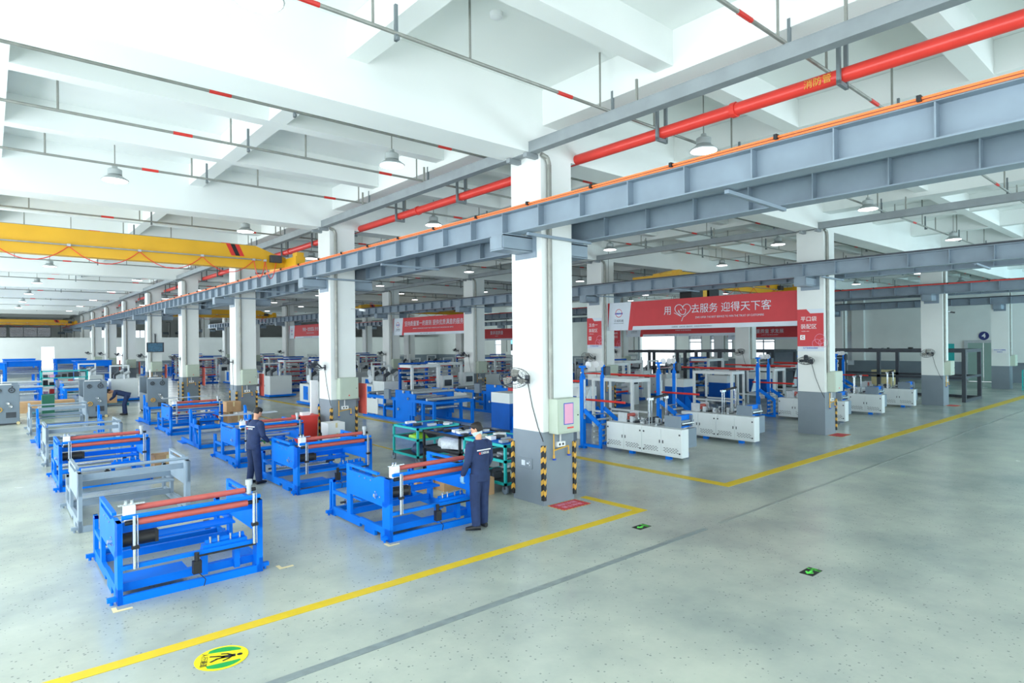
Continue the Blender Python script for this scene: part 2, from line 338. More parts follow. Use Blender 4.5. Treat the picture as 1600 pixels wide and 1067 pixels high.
# electrical boxes, sockets, air pipes on the pillars
def make_box(first):
    o = empty('electrical_box', (0, 0, 0), 0, 'x', 'electrical box', 'pale green electrical boxes on the pillars')
    b = B('body', boxg, o, 0, .62, -.24, 0, 0, .66, bevel=.008); B('door_leaf', boxg, o, .03, .6, -.25, -.24, .03, .63, bevel=.004)
    Y_('lock', dark, o, (.54, -.27, .33), (.54, -.25, .33), .012, 8)
    if first:
        p = B('notice', bluep, o, .16, .42, -.256, -.252, .17, .58); B('paper', pink, p, .175, .405, -.258, -.256, .185, .565)
    t = MB(); t.prism([(.27, .1), (.33, .1), (.3, .15)], 'y', -.256, -.252) if not first else t.box(.25, .42, -.256, -.252, .09, .12); t.build('warning_mark', redp, o)
    return o
eb0 = make_box(True); eb1 = make_box(False)
def air_pipe():
    o = empty('air_pipe', (0, 0, 0), 0, 'x', 'pipe', 'yellow air pipes under the electrical boxes')
    MB().path([(.1, -.06, 1.36), (.1, -.06, .92)], .014).path([(.1, -.06, 1.03), (.5, -.06, 1.08), (.5, -.06, .96)], .014).build('pipe_run', gold, o)
    for x, z in ((.1, .88), (.5, .92)): MB().cyl((x, -.06, z + .06), (x, -.06, z), .022, 8).build('coupling', gold, o); MB().box(x - .03, x + .02, -.1, -.05, z - .03, z).build('valve', bluep, o)
    s = B('socket', wht, o, .2, .42, -.06, -.0, 1.08, 1.18, bevel=.005); MB().box(.29, .31, -.05, -.02, 1.18, 1.37).build('conduit', wht, s)
    B('outlet', black, s, .24, .28, -.066, -.06, 1.11, 1.15); B('outlet', black, s, .33, .37, -.066, -.06, 1.11, 1.15)
    return o
ap = air_pipe()
ebt = ebp = 0
names = {'A': 'first', 'B': 'second', 'C': 'third', 'D': 'fourth'}
for row, n in (('A', 8), ('B', 8), ('C', 3), ('D', 1)):
    for k in range(n):
        x, y = ROW[row], Y0 + k * S
        if row == 'A' and k == 0:
            eb0.location = (x + .14, y - .005, 1.36); eb0['label'] = 'pale green electrical box with a pink notice on the nearest pillar'.replace('nearest', 'first aisle-side'); continue
        if not ebt: o = eb1; o.location = (x + .17, y - .005, 1.4); ebt = 1
        else: o = dup(eb1, (x + .17, y - .005, 1.4), '')
        o['label'] = 'pale green electrical box with warning mark on the %s pillar of the %s row' % (ORD[k], names[row])
for row, n in (('A', 5), ('B', 3), ('C', 1)):
    for k in range(n):
        x, y = ROW[row], Y0 + k * S
        if not ebp: o = ap; o.location = (x + .12, y, 0); ebp = 1
        else: o = dup(ap, (x + .12, y, 0), '')
        o['label'] = 'yellow air pipe and white socket on the %s pillar of the %s row' % (ORD[k], names[row])
sp = empty('switch_plate', (ROW['A'], Y0 + .5, .75), 0, 'grey recessed exit sign plate with an arrow on the first pillar base', 'sign')
B('plate', greyp, sp, -.02, 0, -.2, .2, -.1, .1, .005); MB().box(-.024, -.02, -.15, -.05, -.015, .015).prism([(-.19 + .03, 0), (-.12, -.05), (-.12, .05)], 'x', -.024, -.02).box(-.024, -.02, 0, .1, -.05, .05).build('arrow_print', whban, sp)

# wall fans
def make_fan(cage, bl, nn=(-.42, -.25, -.87), r=.25):
    o = empty('wall_fan', (0, 0, 0), 0, 'x', 'fan', 'wall fans on the pillars')
    c = Vector((-.36, -.02, 0)); n = Vector(nn).normalized()
    mb = MB()
    for R_, d in ((r, 0), (r * .8, .05), (r * .55, .075), (r * .3, .085)):
        for s in (1, -1): mb.ring(c + n * d * s, n, R_, .0035 if R_ < r else .007, 20, 4)
    a = n.orthogonal().normalized(); b = n.cross(a)
    for i in range(18):
        t = 2 * PI * i / 18; e = a * math.cos(t) + b * math.sin(t)
        for s in (1, -1): mb.path([c + e * .05 + n * .09 * s, c + e * r * .7 + n * .065 * s, c + e * r], .0022, 3)
    mb.build('cage', cage, o)
    for i in range(3):
        t = 2 * PI * i / 3; mb = MB(); k = 0
        pts = [(0.03 * r / .235, -.4), (.1 * r / .235, -.65), (.19 * r / .235, -.5), (.21 * r / .235, .15), (.12 * r / .235, .4), (.04 * r / .235, .4)]
        q = [c + (a * math.cos(t + v) + b * math.sin(t + v)) * u + n * (.03 * v) for u, v in pts]
        mb.v = [tuple(p + n * .004) for p in q] + [tuple(p - n * .004) for p in q]; N = len(q)
        mb.f = [tuple(range(N)), tuple(reversed(range(N, 2 * N)))] + [(i2, (i2 + 1) % N, N + (i2 + 1) % N, N + i2) for i2 in range(N)]; mb.build('blade', bl, o)
    MB().cyl(c + n * .05, c - n * .02, .045, 12).build('hub', dark, o, smooth=True); MB().cyl(c - n * .04, c - n * .18, .065, 12).build('motor', bl, o, smooth=True)
    MB().path([c - n * .16, Vector((-.12, 0, -.05)), Vector((0, 0, -.05))], .02, 8).box(-.02, 0, -.06, .06, -.12, .04).build('arm', dark, o)
    MB().path([(-.02, -.02, -.1), (-.02, -.14, -.55), (-.02, -.3, -.95), (-.02, -.44, -1.2)], .008, 5).build('cord', black, o)
    return o
fan_a = make_fan(dark, fang, (-.47, -.54, -.7), .285); fan_a.location = (ROW['A'], Y0 + .42, 2.42); fan_a['label'] = 'large pale wall fan tilted down on the first pillar'
fan_b = make_fan(dark, dark); fan_b.location = (ROW['A'], Y0 + .42 + S, 2.42); fan_b['label'] = 'dark wall fan on the second pillar of the first row'
for row, ks in (('A', range(2, 9)), ('B', range(0, 8)), ('C', range(0, 5))):
    for k in ks: dup(fan_a if row + str(k) in ('C0', 'C1', 'B1') else fan_b, (ROW[row], Y0 + k * S + .42, 2.42), '%swall fan on the %s pillar of the %s row' % ('' if row + str(k) in ('C0', 'C1', 'B1') else 'dark ', ORD[k], names[row]), random.uniform(-.5, .3))

# crane runway girders
def girder(x, ya, yb, label, bus=None, stiff=False):
    o = empty('crane_girder', (x, ya, 5.12), 0, label, 'girder'); L = yb - ya
    MB().box(-.15, .15, 0, L, 0, .02).build('lower_flange', steel, o); MB().box(-.15, .15, 0, L, .39, .41).build('upper_flange', steel, o); MB().box(-.01, .01, 0, L, .02, .39).build('web_plate', steel, o)
    MB().box(-.035, .035, 0, L, .41, .48).build('rail', dark, o)
    if stiff:
        st = MB().box(-.14, .14, -.008, .008, .02, .39).build('stiffener', steel, o); st.location.y = (Y0 + .4 - ya) % .985
        n = int(L / .985)
        for i in range(1, n): q = st.copy(); C.objects.link(q); q.location.y = st.location.y + i * .985
    else:
        mb = MB()
        for i in range(int(L / .985)): mb.box(-.14, .14, -.008 + i * .985 + .4, .008 + i * .985 + .4, .02, .39)
        mb.build('stiffener', steel, o)
    if bus:
        mb = MB()
        for i in range(2): mb.box(-.18 - i * .02, -.165 - i * .02, 0, L, .4 + .028 * i, .424 + .028 * i)
        b = mb.build('busbar', bus, o)
        rep(MB().box(-.23, -.1, 0, .04, .41, .47).build('clip', black, b), [(0, i * 1.5, 0) for i in range(1, int(L / 1.5))])
    return o
girder(7.47, -7, 99, 'blue grey crane girder with an orange busbar, on the open side of the first pillars', orange, True)
girder(9.22, -7, 79, 'blue grey crane girder behind the first pillar row, twin of the busbar girder', None, True)
girder(20.0, -7, 79, 'blue grey crane girder passing just above the main banner', None, True)
girder(21.75, -7, 79, 'blue grey crane runway girder along the far side of the second pillar row')
girder(32.75, -7, 79, 'crane runway girder with a thin red busbar beside the third pillar row', redp)
girder(34.55, -7, 79, 'plain crane runway girder along the far side of the third pillar row')
girder(46.0, -7, 79, 'dark crane runway girder beside the fourth pillar row')
for nm, xa, xb_, ks in (('first', 7.47, 9.22, range(0, 7)), ('second', 20.0, 21.75, range(0, 4))):
    for k in ks:
        for dy, w in ((-.15, 'beside'), (-4.1, 'halfway before')):
            y = Y0 + k * S + dy
            tag(MB().bar((xa, y, 5.08), (xb_, y + .05, 5.08), .06, .05).build('tie_bar', steel), 'grey tie bar between twin girders %s the %s pillar of the %s row' % (w, ORD[k], nm), 'tie bar', 'tie bars between the twin girders')
# cable trays
for row, yb in (('A', 110), ('B', 79), ('C', 79)):
    x = ROW[row] - .15
    o = tag(empty('cable_tray', (x, -7, 6.66)), 'long grey cable tray along the %s pillar row under the ceiling beam' % names[row], 'cable tray')
    MB().box(-.09, -.08, 0, yb + 7, 0, .19).box(.08, .09, 0, yb + 7, 0, .19).box(-.08, .08, 0, yb + 7, 0, .01).build('channel', tray_m, o)
    B('tray_cover', tray_m, o, -.095, .095, 0, yb + 7, .19, .2)
    rep(MB().box(-.02, .02, .6, .63, .2, H_Y - 6.66 if row == 'A' else .58).build('hanger', galv, o), [(0, i * 3.1, 0) for i in range(1, int((yb + 7) / 3.1))])
# red fire main
def fire_main(x, z, ya, yb, r, label, txt):
    o = tag(empty('fire_main', (x, ya, z)), label, 'pipe')
    MB().cyl((0, 0, 0), (0, yb - ya, 0), r, 16).build('pipe_run', redp, o, smooth=True)
    h = MB(); y = 1.4
    if 1:
        h.box(-r - .05, -r, y, y + .05, -r - .05, H_SLAB - z).box(r, r + .05, y, y + .05, -r - .05, H_SLAB - z).box(-r - .05, r + .05, y, y + .05, -r - .06, -r)
    rep(h.build('hanger', hangm, o), [(0, i * 3.0, 0) for i in range(1, int((yb - ya) / 3.0))])
    rep(MB().cyl((0, 2.6, 0), (0, 2.68, 0), r + .02, 12).build('coupling', redp, o), [(0, i * 4.7, 0) for i in range(1, int((yb - ya) / 4.7))])
    if txt: text('pipe_lettering', '消防管', .13, gold, frame((0, -1, .0), (0, 0, 1), (x - r - .004, 3.72, z - .02)), o)
fire_main(9.03, 6.76, -7, 79, .1, 'thick bright red fire main pipe beside the first pillar row', True)
fire_main(34.9, 6.5, -7, 79, .09, 'dark red fire main pipe behind the third pillar row', False)
# sprinkler lines
yl = [Y0 - 4.66 - S / 3 * 1.0 + 0.0, 3.73, 6.75] + [10.1, 12.5, 15.5]
for k in range(1, 8): yl += [10.1 + k * S, 12.5 + k * S, 15.5 + k * S]
for i, y in enumerate(yl):
    o = tag(empty('sprinkler_pipe', (-4.5, y, 7.0)), 'grey sprinkler pipe with red bands, %s' % ('%s line past the %s aisle pillar' % (ORD[(i - 3) % 3], ORD[(i - 3) // 3]) if i > 2 else '%s line before the first pillar' % ORD[2 - i]), 'pipe', 'sprinkler pipes under the ceiling')
    L = 57 if i < 12 else 38
    MB().cyl((0, 0, 0), (L, 0, 0), .026, 8).build('pipe_run', galv, o, smooth=True)
    x = 7.1; N_ = int(L / 4.18) - 1; D = [(j * 4.18, 0, 0) for j in range(1, N_)]
    rep(MB().cyl((x, 0, 0), (x + .32, 0, 0), .031, 8).build('red_band', reds, o), D)
    rep(MB().cyl((x - 1.7, 0, 0), (x - 1.7, 0, H_SLAB - 7), .018, 6).build('drop_pipe', galv, o), D + [(2.7, 0, 0)] + [(2.7 + d[0], 0, 0) for d in D])
    rep(MB().box(x + 1.3, x + 1.34, -.02, .02, -.1, .36).box(x + 1.3, x + 1.34, -.06, .02, -.1, -.06).build('hanger', hangm, o), D)
# high bay lamps
lp = tag(empty('high_bay_lamp', (0, 0, 6.75)), 'x', 'lamp', 'high bay lamps under the ceiling')
MB().lathe((0, 0, 0), [(.26, .0), (.265, .02), (.15, .1), (.13, .12)], 20).build('shade', lampb, lp, smooth=True)
MB().lathe((0, 0, 0), [(.12, .12), (.14, .13), (.14, .24), (.11, .26), (.06, .27), (.05, .33)], 14).build('housing', lampb, lp, smooth=True)
MB().cyl((0, 0, .33), (0, 0, H_SLAB - 6.75), .012, 6).build('rod', galv, lp)
MB().cyl((0, 0, -.006), (0, 0, 0), .245, 20).build('diffuser', lampm, lp)
first = True
for i in range(0, 12):
    for k in range(0, 8 if i < 4 else (7 if i < 8 else 4)):
        x = 2.15 + 4.17 * i; y = (6.5 if i % 2 == 0 else 11.1) + 9.4 * k
        if x < 3 and y < 12: continue
        if i % 2 and k == 0 and i < 1: continue
        lab = 'high bay lamp over the %s machine bay, %s lamp line, %s from the aisle' % (ORD[i // 3], ORD[i % 3], ORD[k])
        if first: lp.location = (x, y, 6.75); lp['label'] = lab; first = False
        else: dup(lp, (x, y, 6.75), lab)
o = dup(lp, (2.2, 6.63, 6.75), 'overexposed round high bay lamp cropped by the top edge of the view'.replace(' of the view', ''))
sd = tag(MB().lathe((5.68, 6.9, H_SLAB - .08), [(.06, 0), (.09, .02), (.1, .08)], 14).build('smoke_detector', wht, smooth=True), 'small white smoke detector on the ceiling slab', 'detector')

# overhead cranes
def crane(x0, x1, y, z0, h, label, hoist=None, festoon=True):
    """box girder from x0 to x1 whose ends taper over the rails"""
    o = tag(empty('bridge_crane', (x0, y, z0)), label, 'crane'); L = x1 - x0
    MB().prism([(0.6, 0), (L - .55, 0), (L - .0, .12), (L, .42), (L - .35, .5), (L - .95, h), (.95, h), (.35, .5), (0, .42), (0, .12)], 'y', 0, .36).build('box_girder', yellow, o)
    for xx in (-.05, L - .05):
        c = MB().box(xx, xx + .3, -1.0, 1.4, .08, .36).build('end_carriage', yellow, o)
        for yy in (-.75, 1.15): MB().cyl((xx + .05, yy, .07), (xx + .22, yy, .07), .1, 12).build('wheel', dark, c)
        MB().box(xx + .05, xx + .28, -.95, -.6, .36, .5).build('motor', yellow, o)
    for xx in (L - 1.35, 1.2):
        for j, mm in ((0, reds), (1, black), (2, reds)):
            u = xx + j * .13 - (.35 if xx > 3 else -.2); MB().prism([(u, h * .5), (u + .13, h * .5), (u - .03, h - .006), (u - .16, h - .006)], 'y', -.004, 0).build('hazard_stripe', mm, o)
    MB().box(.9, L - .8, -.07, -.03, h * .36, h * .41).build('festoon_rail', galv if festoon else dark, o)
    B('control_box', dark, o, L - .55, L - .2, -.2, -.03, .22, .45)
    if festoon:
        xs = [L * .02 + 1.0 + i * 1.64 for i in range(int((L - 1.8) / 1.64))] + [L - 1.05, L - .7, L - .35]
        mb = MB(); tr = MB()
        for a, b in zip(xs, xs[1:]):
            dp = .42 if b - a > 1 else .55; pts = []
            for t in range(13): u = t / 12; pts.append((a + (b - a) * u, -.09, h * .34 - dp * 4 * u * (1 - u)))
            mb.path(pts, .012, 5)
        for a in xs: tr.box(a - .04, a + .04, -.11, -.02, h * .33, h * .42)
        mb.build('festoon_cable', redp, o); tr.build('cable_trolley', alu, o)
    if hoist is not None:
        hh = B('hoist', black, o, hoist, hoist + .9, -.5, .1, -.75, -.02); B('hoist_drum', yellow, hh, hoist + .95, hoist + 1.3, -.45, .1, -.7, -.1); B('hoist_motor', black, hh, hoist + 1.5, hoist + 2.3, -.45, .1, -.75, -.1)
        MB().cyl((hoist + 1.1, -.2, -1.7), (hoist + 1.1, -.2, -.7), .02, 6).build('hoist_rope', black, hh)
    return o
crane(-4.5, 7.5, 20.2, 5.55, .72, 'long yellow bridge crane with red festoon cable crossing the first bay')
crane(-4.5, 7.5, 86, 5.55, .6, 'small yellow bridge crane at the far end of the first bay')
crane(9.25, 20.0, 58, 5.55, .72, 'plain yellow bridge crane deep in the bay between the first two pillar rows')
crane(21.7, 32.7, 15.6, 5.55, .62, 'yellow bridge crane with black hoist above the main banner', hoist=1.6)
crane(21.7, 32.7, 44, 5.58, .65, 'yellow bridge crane far back in the bay beyond the second pillar row')

# ------------------------------------------------------------------ banners and signs
def banner(x, ya, yb, z0, z1, label, cn, en, heart=False, mw_=1.):
    """hanging print facing -X between ya (far end, logo) and yb"""
    o = tag(empty('hanging_banner', (x, ya, z0)), label, 'banner'); L = ya - yb; H = z1 - z0; e = .012
    B('cloth', redban, o, -e, e, -L, 0, .16, H)
    B('lower_border', whban, o, -e, e, -L, -1.1, 0, .16)
    MB().prism([(-.0, 0), (-1.12, 0), (-1.3, H), (-.12, H)], 'x', -e - .006, e + .001).build('logo_panel', whban, o)
    MB().prism([(-1.12, -.002), (-1.34, -.002), (-1.62, H), (-1.3, H)], 'x', -e - .004, e).build('slanted_stripe', redban, o)
    P = lambda v, z: (x - e - .012, ya - v, z0 + z)
    q = MB().ring((-e - .008, -.62, H * .62), (1, 0, 0), .17, .012, 28, 4).build('logo_ring', redp, o)
    text('logo_lettering', 'ZHENGWEI', .085, bluep, FX(P(.62, H * .6)), o, bold=.004, ext=.001)
    text('logo_lettering', '正威机械', .13, greyp, FX(P(.62, H * .34)), o, ext=.001)
    text('logo_lettering', 'ZHENGWEI MACHINERY', .05, greyp, FX(P(.62, H * .25)), o, ext=.001)
    if heart:
        text('slogan_lettering', '用', .38, whban, FX(P(L * .372, H * .6)), o, ext=.001)
        text('slogan_lettering', '去服务 迎得天下客', .38, whban, FX(P(L * .69, H * .62)), o, ext=.001, sx=1.03)
        hp = []
        for i in range(41):
            t = -2.5 + i * 5.0 / 40; hp.append((math.sin(t) ** 3 * .36, (13 * math.cos(t) - 5 * math.cos(2 * t) - 2 * math.cos(3 * t) - math.cos(4 * t)) / 16 * .32))
        c = (L * .455, H * .6); mb = MB()
        pts = [(-e - .01, -(c[0] + a), c[1] + b) for a, b in hp]
        mb.path(pts, .016, 5); mb.path([pts[-1], (-e - .01, -(c[0] + .02), c[1] - .25), (-e - .01, -(c[0] - .06), c[1] - .42)], .014, 5)
        mb.path([pts[0], (-e - .01, -(c[0] - .4), c[1] - .08)], .012, 5)
        ct = [(-.2, -.02), (-.14, -.1), (-.06, -.16), (.04, -.17), (.12, -.1), (.13, -.02)]
        mb.path([(-e - .01, -(c[0] + a), c[1] + b) for a, b in ct], .016, 5)
        for a, b in ((-.1, .06), (.0, .1), (.1, .06), (-.2, .02)): mb.path([(-e - .01, -(c[0] + a), c[1] + b), (-e - .01, -(c[0] + a + .05), c[1] + b - .06)], .016, 5)
        mb.build('heart_mark', whban, o)
        text('slogan_lettering', en, .105, whban, FX(P(L * .685, H * .35)), o, ext=.001, sx=.86)
    else:
        text('slogan_lettering', cn, .36, whban, FX(P(L * .56, H * .63)), o, ext=.001, sx=mw_)
        text('slogan_lettering', en, .1, whban, FX(P(L * .56, H * .36)), o, ext=.001, sx=1.)
    text('border_lettering', '正威机械    品质为本  诚信经营    ZHENGWEI MACHINERY', .07, greyp, FX(P(L * .5, .08)), o, ext=.001)
    for yy in (-.05, -L + .05): MB().cyl((0, yy, H), (0, yy, H_Y - z0), .008, 5).build('hanging_cord', dark, o)
banner(20.85, 17.75, 9.3, 3.58, 4.78, 'large red banner with a heart mark and white slogan', '', 'ZWE OFFER THE BEST SERVICE TO WIN THE TRUST OF CUSTOMERS', True)
banner(20.85, Y0 + 3 * S, Y0 + 2 * S + WY + .02, 3.65, 4.78, 'red banner with a densely lettered white slogan behind the first pillar', '坚持质量第一的原则 提供优质满意的服务', 'ADHERE TO THE PRINCIPLE OF QUALITY FIRST TO PROVIDE QUALITY AND SATISFACTORY SERVICE', False, 1.)
banner(20.85, Y0 + 5 * S, Y0 + 4 * S + WY + .02, 3.65, 4.8, 'small red banner seen just beside the second pillar of the first row', '争做一流的团队 开创', 'STRIVE TO BE A FIRST CLASS TEAM', False, 1.)
banner(33.7, 27, 18.9, 3.4, 4.45, 'distant red banner above the shuttered windows, partly hidden by the main banner', '精益求精 追求卓越', 'PURSUIT OF EXCELLENCE')
banner(46.9, 27.0, 20.5, 3.15, 4.15, 'small distant red banner hung by the fourth pillar row in front of the windows', '重质量 求发展', 'QUALITY AND DEVELOPMENT')
banner(33.7, Y0 + 4 * S, Y0 + 3 * S + 1, 3.3, 4.3, 'distant red banner seen past the first pillar, below the yellow crane', '重承诺质量', 'QUALITY')
def pillar_sign(x, y, z0, z1, l1, l2, letter, label):
    o = tag(empty('pillar_sign', (x, y, z0)), label, 'sign'); H = z1 - z0; W = WY - .02
    B('board', whban, o, -.015, 0, -W / 2, W / 2, 0, H)
    MB().prism([(-W / 2, .16), (W / 2, .16), (W / 2, H), (W / 2 - .3, H), (W / 2 - .42, H - .14), (-W / 2, H - .14)], 'x', -.022, -.014).build('red_panel', redban, o)
    e = .027; T = lambda v, z: FX((x - e, y - v, z0 + z))
    text('lettering', l1, .175, wht, T(-.05, H * .76), o, ext=.001); text('lettering', l2, .175, wht, T(-.05, H * .58), o, ext=.001)
    text('lettering', 'ASSEMBLY AREA', .035, wht, T(-.16, H * .475), o, ext=.001)
    s = MB().box(-.026, -.021, .17, .33, H * .27, H * .27 + .16).build('badge', wht, o); text('badge_letter', letter, .12, redban, FX((x - .028, y + .25, z0 + H * .27 + .08)), o, bold=.004, ext=.001)
    text('lettering', '生产管理目标看板', .06, bluep, T(0, .1), o, ext=.001)
    mb = MB()
    for a, b, r in ((-.3, .35, .16), (-.4, .22, .14), (-.2, .2, .14)): mb.ring((-.022, a, b + .05), (1, 0, 0), r, .006, 20, 4)
    mb.build('ring_motif', pink, o)
pillar_sign(ROW['B'] - .006, Y0 + WY / 2, 2.72, 4.1, '平口袋', '装配区', 'C', 'red and white assembly area sign on the first pillar of the second row')
pillar_sign(ROW['B'] - .006, Y0 + WY / 2 + S, 2.8, 4.15, '五合一', '装配区', 'D', 'red and white assembly area sign on the second pillar of the second row')
pillar_sign(ROW['C'] - .006, Y0 + WY / 2 + 2 * S, 2.6, 4.0, '自动机', '装配区', 'E', 'small distant red and white sign on the third pillar of the third row')
pillar_sign(ROW['B'] - .006, Y0 + WY / 2 + 4 * S, 2.8, 4.15, '制袋机', '装配区', 'F', 'narrow red and white sign on the fifth pillar of the second row')
n4 = tag(empty('number_sign', (XW - .02, 11.05, 3.25)), 'round dark blue sign with white number 4 above the green gate', 'sign')
MB().cyl((-.03, 0, 0), (0, 0, 0), .3, 24).build('disc', mat('dark_blue_disc', (40, 52, 120), .5, var=0), n4); text('numeral', '4', .42, wht, FX((XW - .056, 11.05, 3.25)), n4, bold=.015)
wp = tag(empty('notice_board', (ROW['D'] - .02, Y0 + .45, 2.3)), 'small blue and white notice on the distant fourth row pillar', 'sign')
B('board', wht, wp, -.01, .01, -.34, .34, -.14, .14); text('lettering', '安全生产 从我做起', .07, bluep, FX((ROW['D'] - .035, Y0 + .45, 2.36)), wp); text('lettering', '注意安全', .07, bluep, FX((ROW['D'] - .035, Y0 + .45, 2.24)), wp)
gb = tag(empty('globe_poster', (XW - .03, 21.2, 2.1)), 'white wall poster with a blue and yellow globe between the windows', 'poster')
B('sheet', whban, gb, 0, .02, -1.6, 1.6, -1.1, 1.6); MB().cyl((-.012, 0, 0), (0, 0, 0), .8, 28).build('globe', mat('globe_blue', (60, 170, 220), .5, var=0), gb)
MB().prism([(-.3, .1), (-.1, .4), (.35, .45), (.5, .15), (.2, 0), (.15, -.4), (-.05, -.5), (-.1, -.1)], 'x', -.018, -.012).build('continent', yellow, gb)
cs = tag(MB().box(-.0, .03, -.9, .9, -.8, .8).build('wall_chart', teal), 'teal notice chart on the wall beside the green gate', 'chart'); cs.location = (XW - .04, 13.7, 1.9)
for k, (x, y, z, s) in enumerate(((XW - .06, 61.0, 3.1, 3.0),)):
    o = tag(empty('display_screen', (x, y, z)), 'big bright display screen on the far wall below the second banner', 'screen'); B('casing', dark, o, 0, .05, -s, s, -1.1, .9); B('lit_panel', screen, o, -.01, 0, -s + .1, s - .1, -.2, .85)
ts = tag(empty('information_screen', (ROW['A'] + .42, Y0 + 4 * S - .05, 3.0)), 'dark information screen mounted on the fifth pillar of the first row', 'screen')
B('casing', dark, ts, -.5, .5, -.06, 0, -.32, .32); B('lit_panel', mat('dim_blue_display', (36, 84, 110), .3, var=.4, scale=9, emit=.3), ts, -.42, .42, -.066, -.06, -.27, .27)
MB().box(-.03, .03, -.03, .03, .32, .9).build('mount', dark, ts)
for r, k, nm in (('C', 0, 'third row pillar by the steel frame'), ('A', 1, 'second pillar of the first row, high up')):
    o = tag(empty('security_camera', (ROW[r] + WX + .05, Y0 + k * S + (0 if r == 'C' else -.02), 4.35 if r == 'C' else 4.2)), 'small security camera on the ' + nm, 'camera')
    MB().bar((-.2, -.0, 0), (.1, -.1, 0), .02, .02).build('arm', alu, o); MB().bar((.06, -.06, -.02), (.16, -.22, -.05), .07, .07).build('camera_body', wht if r == 'A' else black, o)

# ------------------------------------------------------------------ floor markings
def mark(name, m, pts, label, grp=None): return tag(MB().prism(pts, 'z', .001, .0045).build(name, m), label, 'floor marking', grp)
lw = .065
mark('floor_line', yline, [(-.6, 6.96), (9.16, 6.9), (9.1, 8.37), (8.93, 8.37), (8.96, 7.08), (-.6, 7.12)], 'bright yellow floor line turning a sharp corner at the first pillar')
mark('floor_line', yline, [(11.82, 40), (11.86, 6.84), (53, 6.56), (53, 7.0), (12.12, 7.07), (12.08, 40)], 'long yellow floor line around the white machine area')
mark('floor_line', yline, [(8.93, 9.4), (9.0, 9.4), (8.97, 42), (8.9, 42)], 'thin yellow floor line running back along the first pillar row')
mark('worn_line', gline, [(-.5, 5.66), (8.95, 5.53), (8.95, 5.62), (-.5, 5.78)], 'faded grey strip on the concrete in the open aisle')
mark('worn_line', mat('faint_floor_line', (150, 160, 154), .3, var=.08), [(9.4, 5.55), (34, 5.52), (34, 5.6), (9.4, 5.62)], 'very faint grey line continuing along the aisle floor')
def exit_sticker(cx, cy, label):
    o = tag(empty('exit_sticker', (cx, cy, .002)), label, 'sticker'); h = .16; B('sheet', blkp, o, -h, h, -h * .48, h * .48, 0, .003)
    return o
for (cx, cy, lb) in ((8.26, 6.35, 'black floor sticker with a green arrow beside the yellow corner'), (8.315, 3.61, 'black floor sticker with a green arrow out in the open aisle')):
    o = tag(empty('exit_sticker', (cx, cy, .002)), lb, 'sticker')
    B('sheet', blkp, o, -.155, .155, -.08, .08, 0, .003) if False else MB().prism([(-.15, -.09), (.15, -.09), (.15, .09), (-.15, .09)], 'z', 0, .003).build('sheet', blkp, o)
    # arrow pointing along -X
    MB().prism([(-.12, 0), (-.045, -.055), (-.02, -.04), (-.05, -.015), (.04, -.015), (.04, .015), (-.05, .015), (-.02, .04), (-.045, .055)], 'z', .003, .0045).build('arrow', grn, o)
    text('lettering', '安全出口', .045, grn, frame((0, -1, 0), (1, 0, 0), (cx + .085, cy, .0065)), o, ext=.0005); text('lettering', 'EXIT', .036, grn, frame((0, -1, 0), (1, 0, 0), (cx + .128, cy, .0065)), o, ext=.0005)
o = tag(empty('walkway_sticker', (1.735, 6.49, .002)), 'round yellow walkway sticker with a walking figure on the aisle floor', 'sticker')
cE = MB(); cE.prism([(.245 * math.cos(2 * PI * i / 32), .245 * math.sin(2 * PI * i / 32)) for i in range(32)], 'z', 0, .003); cE.build('disc', yelp, o)
rz_ = math.radians(-18)
def L2(u, v): return (u * math.cos(rz_) - v * math.sin(rz_), u * math.sin(rz_) + v * math.cos(rz_))
for s in (1, -1):
    pts = [(.215 * math.cos(a), s * .215 * math.sin(a)) for a in [math.radians(q) for q in range(35, 130, 8)]] + [(-.13, s * .13), (.17, s * .1)]
    MB().prism([L2(*p) for p in pts], 'z', .003, .0045).build('green_segment', dgrn, o)
fg = MB()
def st(pts, wd):
    for a, b in zip(pts, pts[1:]):
        d = Vector((b[0] - a[0], b[1] - a[1])).normalized() * wd / 2; n_ = Vector((-d.y, d.x)); q = [Vector(a) + n_ - d, Vector(a) - n_ - d, Vector(b) - n_ + d, Vector(b) + n_ + d]; fg.prism([L2(*v) for v in q], 'z', .0045, .006)
st([(.1, 0), (.02, 0)], .05); st([(.1, .01), (.05, .055), (0, .07)], .018); st([(.1, -.01), (.06, -.05), (.02, -.075)], .018); st([(.02, .01), (-.03, .03), (-.1, .05)], .022); st([(.02, -.01), (-.04, -.02), (-.09, -.06)], .022)
fg.prism([L2(.165 + .026 * math.cos(2 * PI * i / 12), .024 * math.sin(2 * PI * i / 12)) for i in range(12)], 'z', .0045, .006); fg.build('walking_figure', blkp, o)
dd = L2(1, 0); text('lettering', '人行通道', .07, blkp, frame((dd[1], -dd[0], 0), (dd[0], dd[1], 0), (1.735 + L2(-.16, 0)[0], 6.49 + L2(-.16, 0)[1], .008)), o, ext=.0005)
